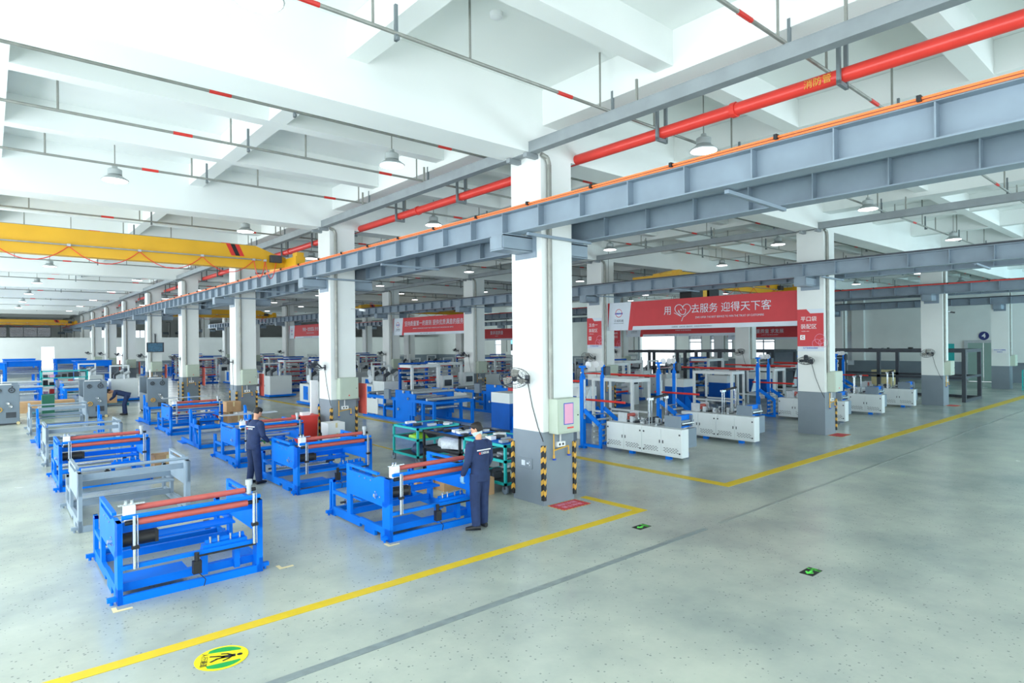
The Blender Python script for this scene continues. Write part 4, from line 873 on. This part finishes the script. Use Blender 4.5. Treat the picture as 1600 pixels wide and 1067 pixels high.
# ------------------------------------------------------------------ carts, racks, boxes and small things
rr3 = random.Random(21)
def clutter(parent, x0, x1, y0, y1, z, n, mats, hmax=.12):
    for i in range(n):
        a = rr3.uniform(x0, x1 - .2); b_ = rr3.uniform(y0, y1 - .16); w_, d_, h_ = rr3.uniform(.08, .3), rr3.uniform(.06, .22), rr3.uniform(.03, hmax)
        MB().prism([(a, b_), (a + w_, b_ + rr3.uniform(-.03, .03)), (a + w_ * .9, b_ + d_), (a + w_ * .1, b_ + d_ * .9)], 'z', z, z + h_).build('loose_part', rr3.choice(mats), parent)
def bag(name, m, loc, s, label, seed=0):
    o = MB(); n, mm = 12, 7; rn_ = random.Random(seed); prof = [(.05, 0), (.9, .06), (1, .35), (.85, .7), (.5, .9), (.2, 1.0), (.02, 1.02)]
    for r, z in prof:
        for i in range(n): t = 2 * PI * i / n; q = r * rn_.uniform(.82, 1.12); o.v.append((math.cos(t) * q * s[0], math.sin(t) * q * s[1], z * s[2] * rn_.uniform(.93, 1.06)))
    for q in range(mm - 1):
        for i in range(n): j = (i + 1) % n; o.f.append((q * n + i, q * n + j, (q + 1) * n + j, (q + 1) * n + i))
    b = o.build(name, m, smooth=True); b.location = loc; return tag(b, label, 'bag')
def cart(x, y, w_, d_, h_, label, m, wheels=True):
    o = tag(empty('parts_cart', (x, y, 0)), label, 'cart'); z0 = .17 if wheels else 0
    for xx in (0, w_ - .05):
        for yy in (0, d_ - .05):
            B('post', m, o, xx, xx + .05, yy, yy + .05, z0, h_)
            if wheels:
                c = MB().cyl((xx, yy + .025, .085), (xx + .04, yy + .025, .085), .085, 14).build('caster', gcab, o, smooth=True); B('fork', dark, c, xx - .01, xx + .05, yy, yy + .05, .1, z0)
    for zz in (z0, (z0 + h_) / 2 + .05, h_ - .05):
        B('shelf_rail', m, o, 0, w_, 0, .04, zz, zz + .055); B('shelf_rail', m, o, 0, w_, d_ - .04, d_, zz, zz + .055); B('shelf_rail', m, o, 0, .04, 0, d_, zz, zz + .055); B('shelf_rail', m, o, w_ - .04, w_, 0, d_, zz, zz + .055)
        B('shelf', blue if zz > .8 else dark, o, .04, w_ - .04, .04, d_ - .04, zz + .01, zz + .03)
    return o
c1 = cart(8.26, 13.35, 1.35, 1.25, .93, 'turquoise parts cart with blue top tray, standing behind the front roll stand', teal); clutter(c1, .1, 1.3, .1, 1.2, .92, 16, [wht, alu, blue, dark, blue], .07); clutter(c1, .1, 1.3, .1, 1.2, .57, 12, [dark, alu, card, blue], .1)
bag('plastic_bag', mat('lime_green_bag', (150, 210, 60), .4, var=.2, scale=12), (8.55, 13.75, .57), (.25, .3, .2), 'lime green plastic bag on the middle shelf of the turquoise cart', 4)
bag('parts_bag', mat('dark_blue_sack', (40, 70, 110), .5, var=.4, scale=10), (8.6, 13.8, .21), (.2, .22, .3), 'dark blue sack on the bottom shelf of the turquoise cart', 5)
c2 = cart(7.98, 9.55, 1.2, 1.45, 1.0, 'turquoise parts cart standing right behind the first pillar', teal); clutter(c2, .1, 1.1, .1, 1.4, .99, 14, [alu, dark, card, wht, boxg], .08); clutter(c2, .1, 1.1, .1, 1.4, .62, 9, [dark, alu], .1); clutter(c2, .1, 1.1, .1, 1.4, .22, 7, [boxg, dark, alu], .12)
c3 = cart(8.1, 11.3, 1.25, 1.55, .97, 'black steel parts table between the two turquoise carts', black, False); clutter(c3, .1, 1.2, .1, 1.5, .96, 16, [alu, dark, wht, black], .07)
bag('plastic_bag', plastic, (8.5, 12.1, .58), (.36, .5, .3), 'clear crumpled plastic bag on the black parts table', 8); bag('plastic_bag', plastic, (9.0, 11.8, .58), (.25, .35, .26), 'smaller clear plastic bag further in on the black parts table', 9)
def carton(x, y, w_, d_, h_, label, z=0, m=None, rz=0):
    o = tag(empty('cardboard_box', (x, y, z), rz), label, 'box'); B('body', m or card, o, 0, w_, 0, d_, 0, h_); B('tape', cream, o, w_ / 2 - .03, w_ / 2 + .03, -.003, d_ + .003, h_ * .55, h_ + .004)
    MB().prism([(0, 0), (w_, 0), (w_, d_ * .45), (0, d_ * .42)], 'z', h_, h_ + .008).prism([(0, d_), (w_, d_), (w_, d_ * .55), (0, d_ * .57)], 'z', h_, h_ + .008).build('flap', m or card, o); return o
carton(6.75, 10.95, .42, .4, .36, 'brown cardboard box seen through the front roll stand, first of three'); carton(7.2, 10.6, .45, .42, .32, 'brown cardboard box seen through the front roll stand, middle of three'); carton(7.45, 9.75, .4, .4, .34, 'brown cardboard box beside the legs of the worker', 0)
carton(3.05, 16.9, .55, .45, .42, 'open brown cardboard box at the end of the second blue roll stand')
carton(7.55, 17.05, .5, .5, .32, 'white cardboard box on the plastic pallet by the second pillar', .15, wht); carton(7.5, 17.0, .52, .5, .3, 'white cardboard box stacked on the other box by the second pillar', .48, wht)
def pallet(x, y, w_, d_, label, m):
    o = tag(empty('pallet', (x, y, 0)), label, 'pallet')
    for i in range(5): B('slat', m, o, 0, w_, i * d_ / 5 + .01, (i + 1) * d_ / 5 - .03, .11, .14)
    for xx in (0, w_ / 2 - .05, w_ - .1):
        for yy in (0, d_ / 2 - .05, d_ - .1): MB().box(xx, xx + .1, yy, yy + .1, 0, .11).build('block', m, o)
    return o
pallet(7.2, 16.6, 1.3, 1.1, 'dark teal plastic pallet under the white boxes', tealp); pallet(1.5, 34.5, 2.2, 1.2, 'teal plastic pallet loaded with steel parts near the grey cabinets', tealp); pallet(3.6, 37.5, 2, 1.1, 'teal pallet with cardboard near the tall blue machines', tealp)
q = carton(1.7, 34.7, 1.7, .8, .22, 'low tray of dark and silver parts on the teal pallet', .14, alu); carton(1.0, 36.6, 2.2, .8, .5, 'long brown cardboard heap behind the loaded pallet'); carton(3.9, 37.7, 1.2, .7, .5, 'flat brown carton standing on the far teal pallet', .14)
tag(MB().box(0, .45, 0, .25, 0, 1.0).build('green_crate', mat('dark_green_crate', (40, 120, 96), .5)), 'upright dark green crate beside the first grey cabinet', 'crate').location = (1.75, 33.4, 0)
for i, (x, y, z, lb) in enumerate(((7.1, 26.2, 0, 'worn brown carton at the foot of the third pillar'), (7.5, 25.6, 0, 'pale carton beside the worn brown carton'), (7.2, 25.9, .42, 'brown carton on top of the worn carton by the third pillar'), (7.0, 24.6, 0, 'low brown carton in front of the pile by the third pillar'))): carton(x, y, .55, .5, .4, lb, z, wht if i == 1 else card)
for i, (x, y) in enumerate(((7.0, 27.4), (7.5, 27.3), (7.25, 27.9))):
    tag(MB().lathe((0, 0, 0), [(.16, 0), (.19, .3), (.2, .32), (.17, .33)], 14).build('red_bucket', reds, smooth=True), '%s red plastic bucket near the third pillar' % ('tilted', 'upright', 'rear')[i], 'bucket').location = (x, y, 0)
rbn = tag(empty('red_bin', (7.15, 18.2, 0)), 'tall bright red bin beside the second pillar', 'bin'); MB().prism([(0, 0), (.5, 0), (.56, .9), (-.06, .9)], 'y', 0, .5).build('body', reds, rbn); B('rim', reds, rbn, -.08, .58, -.02, .52, .88, .93); B('papers', wht, rbn, .1, .35, .1, .3, .9, 1.02)
B_ = tag(MB().bar((7.78, 18.7, 0), (7.9, 18.95, 1.95), .08, .22).build('leaning_board', wht), 'tall white board leaning against the second pillar', 'board')
st_ = tag(empty('red_stool', (6.4, 30.2, 0)), 'small red plastic stool on the open floor near the grey cabinet', 'stool'); B('seat', reds, st_, 0, .4, 0, .3, .36, .4)
for xx in (0, .35):
    for yy in (0, .25): B('leg', reds, st_, xx, xx + .05, yy, yy + .05, 0, .36)
for k in range(1, 7):
    o = tag(empty('red_notice_panel', (ROW['A'] + WX + .2, Y0 + k * S - .25, .9)), 'upright red panel beside the %s pillar of the first row' % ORD[k], 'panel', 'red panels beside the first row of pillars')
    B('panel', mat('coral_red_panel', (222, 96, 84), .5) if k == 1 else bpy.data.materials['coral_red_panel'], o, 0, .04, 0, .5, 0, .95); B('edge_strip', wht, o, .04, .055, 0, .5, 0, .95); B('mount', greyp, o, -.2, 0, .4, .46, .4, .5)
# floor-standing dark steel frame structures
def steel_frame(x, y, w_, d_, h_, label, nd=3, low=True):
    o = tag(empty('steel_platform_frame', (x, y, 0)), label, 'frame'); t = .16
    for i in range(nd):
        for xx in (0, w_ - t): B('post', dark, o, xx, xx + t, i * (d_ - t) / (nd - 1), i * (d_ - t) / (nd - 1) + t, 0, h_ - t)
    for xx in (0, w_ - t): B('long_beam', dark, o, xx, xx + t, 0, d_, h_ - t, h_)
    for i in range(nd): yy = i * (d_ - t) / (nd - 1); B('cross_beam', dark, o, t, w_ - t, yy, yy + t, h_ - t, h_)
    if low:
        B('low_beam', dark, o, t, w_ - t, 0, t, 0, .14); B('low_beam', dark, o, 0, t, t, d_ - t, 1.1, 1.22); B('low_beam', dark, o, w_ - t, w_, t, d_ - t, 1.1, 1.22); B('low_beam', dark, o, w_ - t, w_, t, d_ * .4, 0, .14)
        B('mid_beam', dark, o, t, w_ - t, 0, .1, 1.15, 1.25)
    return o
f1 = steel_frame(35.7, 8.1, 3.0, 7.6, 2.56, 'large dark steel platform frame behind the third row pillar', 3); clutter(f1, .3, 2.6, .3, 5.5, 2.56, 8, [dark, black], .12)
steel_frame(35.6, 17.5, 3.0, 5.4, 2.5, 'dark steel platform frame in front of the far windows', 4); steel_frame(35.6, 23.6, 3.0, 5.2, 2.45, 'dark steel platform frame before the bright sliding door', 3)
lk = tag(empty('steel_locker', (44.5, 17.0, 0)), 'dark locker with two white papers standing behind the steel frame', 'locker'); B('body', dark, lk, 0, .6, 0, 1.6, 0, 2.1); MB().box(-.01, 0, .3, .7, 1.5, 1.7).box(-.01, 0, .3, .7, 1.2, 1.4).build('paper', wht, lk)
lk = tag(empty('steel_locker', (43.0, 19.6, 0)), 'blue grey steel locker standing beyond the dark frame', 'locker'); B('body', gcab, lk, 0, .7, 0, 1.9, 0, 2.3); B('door_leaf', gcab, lk, -.02, 0, .05, 1.85, .1, 2.2)
carton(45.5, 14.4, .9, 1.2, 1.0, 'pale cream box on the floor near the far wall', 0, cream)
rk = tag(empty('teal_shelf_rack', (46.2, 5.8, 0)), 'teal shelf rack with cartons past the fourth row pillar', 'rack')
for yy in (0, 1.9): B('post', teal, rk, 0, .06, yy, yy + .06, 0, 1.2); B('post', teal, rk, .7, .76, yy, yy + .06, 0, 1.2)
for zz in (.2, .7, 1.15): B('shelf', teal, rk, 0, .76, 0, 1.96, zz, zz + .04)
for i in range(3): carton(46.28, 5.9 + i * .62, .45, .45, .3, '%s carton on the teal shelf rack' % ('brown', 'middle brown', 'outer brown')[i], .24)
for i, (x, y, z) in enumerate(((15.9, 18.0, .98), (15.9, 18.4, .98), (15.7, 18.2, .65))):
    tag(B('red_parts_box', redban, None, -.2, .2, -.18, .18, 0, .33), '%s red parts box stacked behind the first pillar' % ('front upper', 'rear upper', 'lower')[i], 'box').location = (x, y, z)
tbq = tag(empty('work_table', (15.2, 17.6, 0)), 'low pale work table carrying the red parts boxes', 'table'); B('top', wcab, tbq, 0, 1.2, 0, 1.3, .6, .65)
for xx in (0, 1.14):
    for yy in (0, 1.24): B('leg', wcab, tbq, xx, xx + .06, yy, yy + .06, 0, .6)

# ------------------------------------------------------------------ people
def loft(mb, secs, n=12):
    """secs: (centre, rx, ry, dir) rings perpendicular to dir, rx along the side axis"""
    k = len(mb.v)
    for c, rx_, ry_, d, side in secs:
        c = Vector(c); d = Vector(d).normalized(); s = Vector(side); s = (s - d * s.dot(d)).normalized(); t_ = d.cross(s)
        for i in range(n): a = 2 * PI * i / n; mb.v.append(tuple(c + s * rx_ * math.cos(a) + t_ * ry_ * math.sin(a)))
    for q_ in range(len(secs) - 1):
        for i in range(n): j = (i + 1) % n; mb.f.append((k + q_ * n + i, k + q_ * n + j, k + (q_ + 1) * n + j, k + (q_ + 1) * n + i))
    mb.f.append(tuple(k + i for i in reversed(range(n)))); mb.f.append(tuple(k + (len(secs) - 1) * n + i for i in range(n)))
def limb(mb, pts, radii, side=(1, 0, 0), flat=1.):
    secs = []
    for i, p in enumerate(pts):
        a = Vector(pts[max(0, i - 1)]); b = Vector(pts[min(len(pts) - 1, i + 1)]); secs.append((p, radii[i], radii[i] * flat, b - a, side))
    loft(mb, secs)
def ball(mb, c, r, sq=(1, 1, 1), n=12):
    k = len(mb.v); rows = 7
    for q_ in range(1, rows):
        f_ = PI * q_ / rows
        for i in range(n): t = 2 * PI * i / n; mb.v.append((c[0] + r * sq[0] * math.sin(f_) * math.cos(t), c[1] + r * sq[1] * math.sin(f_) * math.sin(t), c[2] + r * sq[2] * math.cos(f_)))
    for q_ in range(rows - 2):
        for i in range(n): j = (i + 1) % n; mb.f.append((k + q_ * n + i, k + q_ * n + j, k + (q_ + 1) * n + j, k + (q_ + 1) * n + i))
    mb.f.append(tuple(k + i for i in range(n))); mb.f.append(tuple(k + (rows - 2) * n + i for i in reversed(range(n))))
def remesh(o, v=.012, sm=2):
    r = o.modifiers.new('remesh', 'REMESH'); r.mode = 'VOXEL'; r.voxel_size = v; s = o.modifiers.new('smooth', 'SMOOTH'); s.iterations = sm; s.factor = .5
    dg = bpy.context.evaluated_depsgraph_get(); me = bpy.data.meshes.new_from_object(o.evaluated_get(dg)); old = o.data; o.modifiers.clear(); o.data = me; me.polygons.foreach_set('use_smooth', [True] * len(me.polygons)); return o
def hand(mb, w_, d, palm, curl=.5):
    """hand from wrist w_ in direction d, palm normal palm; five bent fingers"""
    w_ = Vector(w_); d = Vector(d).normalized(); p = Vector(palm); p = (p - d * p.dot(d)).normalized(); s = d.cross(p)
    loft(mb, [(w_, .026, .02, d, s), (w_ + d * .03, .034, .018, d, s), (w_ + d * .085, .042, .015, d, s), (w_ + d * .1, .036, .012, d, s)], 10)
    for i, (off, ln) in enumerate(((-.03, .068), (-.01, .078), (.01, .074), (.029, .058))):
        a = w_ + d * .09 + s * off; b = a + (d * math.cos(curl * .6) + p * math.sin(curl * .6)) * ln * .5; c = b + (d * math.cos(curl * 1.6) + p * math.sin(curl * 1.6)) * ln * .5; limb(mb, [a, b, c], [.0095, .009, .007], s)
    a = w_ + d * .03 - s * .03; b = a + (d * .6 - s * .7 + p * .3) * .035; c = b + (d * .85 - s * .2 + p * .5) * .032; limb(mb, [a, b, c], [.012, .011, .008], p)
def person(loc, rz, label, pose, h=1.72):
    """stands at the origin facing +Y; pose gives shoulder line, hip, hands, head turn"""
    o = tag(empty('person', loc, rz), label, 'person'); o.scale = (h / 1.75,) * 3
    lean = pose.get('lean', 0.); hip = Vector((0, pose.get('hipy', 0), .93))
    def T(x, y, z):      # torso space above the hip, bent forward by lean
        c, s = math.cos(lean), math.sin(lean); y0, z0 = y, z
        return hip + Vector((x, y0 * c + z0 * s, z0 * c - y0 * s))
    up = (T(0, 0, 1) - T(0, 0, 0)).normalized(); fw = (T(0, 1, 0) - T(0, 0, 0)).normalized(); sd = Vector((1, 0, 0))
    sh = {s: T(s * .19, 0, .5) for s in (-1, 1)}; el, wr = {}, {}
    for s in (-1, 1): el[s] = Vector(pose['elbow'][s]); wr[s] = Vector(pose['wrist'][s])
    feet = {s: Vector(pose['foot'][s]) for s in (-1, 1)}; kn = {s: Vector(pose['knee'][s]) for s in (-1, 1)}; hj = {s: hip + Vector((s * .095, 0, -.02)) for s in (-1, 1)}
    turn = pose.get('turn', 0.); nod = pose.get('nod', 0.2)
    hc = T(0, .015, .5 + .155 + .07) + fw * .02 * (1 + nod)
    hf = (fw * math.cos(turn) + sd * math.sin(turn)); hf = (hf - up * nod).normalized(); hs = hf.cross(up).normalized(); hu = hs.cross(hf)
    H = lambda x, y, z: hc + hs * x + hf * y + hu * z
    # body: torso, head, neck, arms, legs as one continuous surface
    b = MB()
    loft(b, [(T(0, 0, -.08), .14, .1, up, sd), (T(0, 0, .08), .13, .09, up, sd), (T(0, 0, .3), .155, .1, up, sd), (T(0, 0, .47), .17, .085, up, sd), (T(0, 0, .53), .08, .06, up, sd)], 14)
    limb(b, [T(0, 0, .5), T(0, .01, .6), H(0, -.02, -.05)], [.055, .053, .055], sd)
    loft(b, [(H(0, .015, -.12), .035, .04, hu, hs), (H(0, .015, -.095), .055, .065, hu, hs), (H(0, .005, -.05), .068, .082, hu, hs), (H(0, 0, .0), .075, .094, hu, hs), (H(0, -.004, .05), .074, .096, hu, hs), (H(0, -.006, .09), .058, .078, hu, hs), (H(0, -.008, .112), .025, .035, hu, hs)], 16)
    limb(b, [H(0, .085, .015), H(0, .1, -.015), H(0, .112, -.028), H(0, .09, -.04)], [.01, .013, .016, .012], hs)
    limb(b, [H(-.02, .082, -.065), H(.02, .082, -.065)], [.009, .009], hu)
    for s in (-1, 1):
        limb(b, [H(s * .076, -.005, .022), H(s * .084, -.01, 0), H(s * .078, -.002, -.03)], [.013, .016, .01], hf); ball(b, H(s * .03, .078, .012), .014)
        limb(b, [sh[s], sh[s].lerp(el[s], .5), el[s], el[s].lerp(wr[s], .5), wr[s]], [.058, .048, .042, .036, .026], sd)
        limb(b, [hj[s], hj[s].lerp(kn[s], .5), kn[s], kn[s].lerp(feet[s], .4), feet[s] + Vector((0, 0, .08))], [.085, .072, .055, .052, .036], sd)
        hand(b, wr[s], pose['hdir'][s], pose['palm'][s], pose.get('curl', .6))
    body = remesh(b.build('body', skin, o), .009, 1)
    e = MB(); 
    for s in (-1, 1): ball(e, H(s * .03, .089, .012), .008)
    e.build('eye', blkp, o); MB_ = MB(); limb(MB_, [H(-.022, .092, -.068), H(.022, .092, -.068)], [.0035, .0035], hu); MB_.build('mouth', redr, o)
    # hair
    hb = MB(); loft(hb, [(H(0, -.035, -.045), .07, .06, hu, hs), (H(0, -.025, .0), .083, .084, hu, hs), (H(0, -.015, .05), .086, .098, hu, hs), (H(0, -.008, .09), .076, .096, hu, hs), (H(0, -.004, .12), .048, .066, hu, hs), (H(0, 0, .13), .015, .02, hu, hs)], 16)
    remesh(hb.build('hair', hairm, o), .012, 1)
    # jacket
    j = MB(); loft(j, [(T(0, 0, -.13), .19, .135, up, sd), (T(0, 0, 0), .18, .128, up, sd), (T(0, 0, .16), .178, .12, up, sd), (T(0, 0, .33), .192, .125, up, sd), (T(0, 0, .45), .2, .11, up, sd), (T(0, 0, .52), .14, .085, up, sd), (T(0, .005, .565), .075, .07, up, sd)], 18)
    for s in (-1, 1): limb(j, [sh[s] - sd * s * .04, sh[s] + sd * s * .01 - up * .02, sh[s].lerp(el[s], .55), el[s], el[s].lerp(wr[s], .5), el[s].lerp(wr[s], .93)], [.07, .078, .07, .06, .055, .046], sd)
    remesh(j.build('jacket', navy, o), .014, 2)
    tr = MB(); loft(tr, [(hip + Vector((0, 0, .06)), .155, .112, (0, 0, 1), sd), (hip + Vector((0, 0, -.04)), .17, .125, (0, 0, 1), sd), (hip + Vector((0, 0, -.1)), .172, .128, (0, 0, 1), sd)], 16)
    for s in (-1, 1): limb(tr, [hj[s] + Vector((0, 0, .03)), hj[s].lerp(kn[s], .4), kn[s], kn[s].lerp(feet[s], .5), feet[s] + Vector((0, 0, .07))], [.104, .1, .088, .08, .072], sd)
    remesh(tr.build('trousers', navy, o), .014, 2)
    for s in (-1, 1):
        f = feet[s]; fd = Vector(pose.get('fdir', {-1: (0, 1, 0), 1: (0, 1, 0)})[s]).normalized(); sm = MB(); sx = fd.cross(Vector((0, 0, 1)))
        loft(sm, [(f - fd * .075 + Vector((0, 0, .045)), .032, .04, fd, sx), (f + Vector((0, 0, .055)), .042, .052, fd, sx), (f + fd * .1 + Vector((0, 0, .04)), .048, .036, fd, sx), (f + fd * .18 + Vector((0, 0, .03)), .036, .025, fd, sx)], 12); sm.build('shoe', black, o, smooth=True)
        if pose.get('glove', {}).get(s):
            gm = MB(); hand(gm, wr[s] - Vector(pose['hdir'][s]).normalized() * .0, pose['hdir'][s], pose['palm'][s], pose.get('curl', .6)); gv = remesh(gm.build('glove', pose['glove'][s], o), .006, 0)
            for v in gv.data.vertices: v.co += v.normal * .004
    P = lambda x, z, dy=.006: T(x, -.128 - dy, z)
    if pose.get('logo', True):
        mb = MB()
        for i in range(6):
            a = -.15 + i * .05; za = .42 - .0 * abs(a); mb.bar(T(a, -.124 + .25 * a * a * 6 / 6, .40), T(a + .05, -.124 + .25 * (a + .05) ** 2, .40), .006, .018)
        mb.build('reflective_strip', wht, o)
        tm = Matrix.Translation(o.location) @ Matrix.Rotation(rz, 4, 'Z') @ Matrix.Diagonal((h / 1.75,) * 3 + (1,))
        n_ = -fw; fm = frame(sd, up, T(0, -.129, .35)); t = text('back_lettering', '正威机械', .045, wht, Matrix.Identity(4), None, ext=.001); t.data.transform(Matrix.Translation((.01, 0, 0))); t.parent = o; t.matrix_world = Matrix.Identity(4); t.matrix_basis = fm
        d_ = MB().cyl((-.1, 0, -.002), (-.1, 0, .002), .02, 12).build('logo_dot', reds, o); d_.matrix_basis = fm
    if pose.get('mask'):
        mk = MB(); loft(mk, [(H(0, .012, -.108), .05, .07, hu, hs), (H(0, .012, -.07), .066, .086, hu, hs), (H(0, .012, -.03), .074, .098, hu, hs)], 16); k_ = remesh(mk.build('face_mask', mat('pale_face_mask', (190, 214, 232), .7), o), .008, 1)
    return o
lblue = mat('pale_blue_glove', (130, 180, 214), .7); ggrn = mat('green_glove', (70, 140, 90), .7)
person((6.22, 8.1, 0), math.radians(4), 'person in navy workwear seen from behind, pale glove at the side', dict(lean=.04, turn=-.55, nod=.35, mask=True, curl=.9,
    elbow={-1: (-.265, .02, 1.13), 1: (.255, .03, 1.14)}, wrist={-1: (-.27, .14, .9), 1: (.24, .16, .93)}, hdir={-1: (0, .15, -1), 1: (-.1, .3, -1)}, palm={-1: (1, 0, 0), 1: (-1, 0, 0)},
    knee={-1: (-.1, .02, .5), 1: (.1, .03, .5)}, foot={-1: (-.12, -.03, 0), 1: (.11, .04, 0)}, fdir={-1: (-.75, .7, 0), 1: (.1, 1, 0)}, glove={-1: lblue}), 1.74)
person((4.47, 14.1, 0), math.radians(-72), 'person in navy workwear in profile working at a blue roll stand with green gloves', dict(lean=.12, turn=.0, nod=.45, curl=1.1,
    elbow={-1: (-.25, .08, 1.13), 1: (.25, .08, 1.13)}, wrist={-1: (-.14, .29, .96), 1: (.15, .3, .95)}, hdir={-1: (.2, 1, -.25), 1: (-.2, 1, -.3)}, palm={-1: (0, -.2, -1), 1: (0, -.2, -1)},
    knee={-1: (-.1, .03, .5), 1: (.1, .04, .5)}, foot={-1: (-.11, -.03, 0), 1: (.12, .06, 0)}, glove={-1: ggrn, 1: ggrn}), 1.68)
person((4.66, 32.3, 0), math.radians(78), 'person in navy workwear bending deeply over parts beside a grey cabinet', dict(lean=1.25, turn=0., nod=.3, curl=.8, hipy=-.1, logo=False,
    elbow={-1: (-.22, .42, .86), 1: (.22, .42, .86)}, wrist={-1: (-.12, .58, .72), 1: (.12, .58, .72)}, hdir={-1: (0, .7, -.7), 1: (0, .7, -.7)}, palm={-1: (1, 0, 0), 1: (-1, 0, 0)},
    knee={-1: (-.1, .0, .5), 1: (.11, .03, .5)}, foot={-1: (-.12, -.05, 0), 1: (.13, .03, 0)}), 1.7)
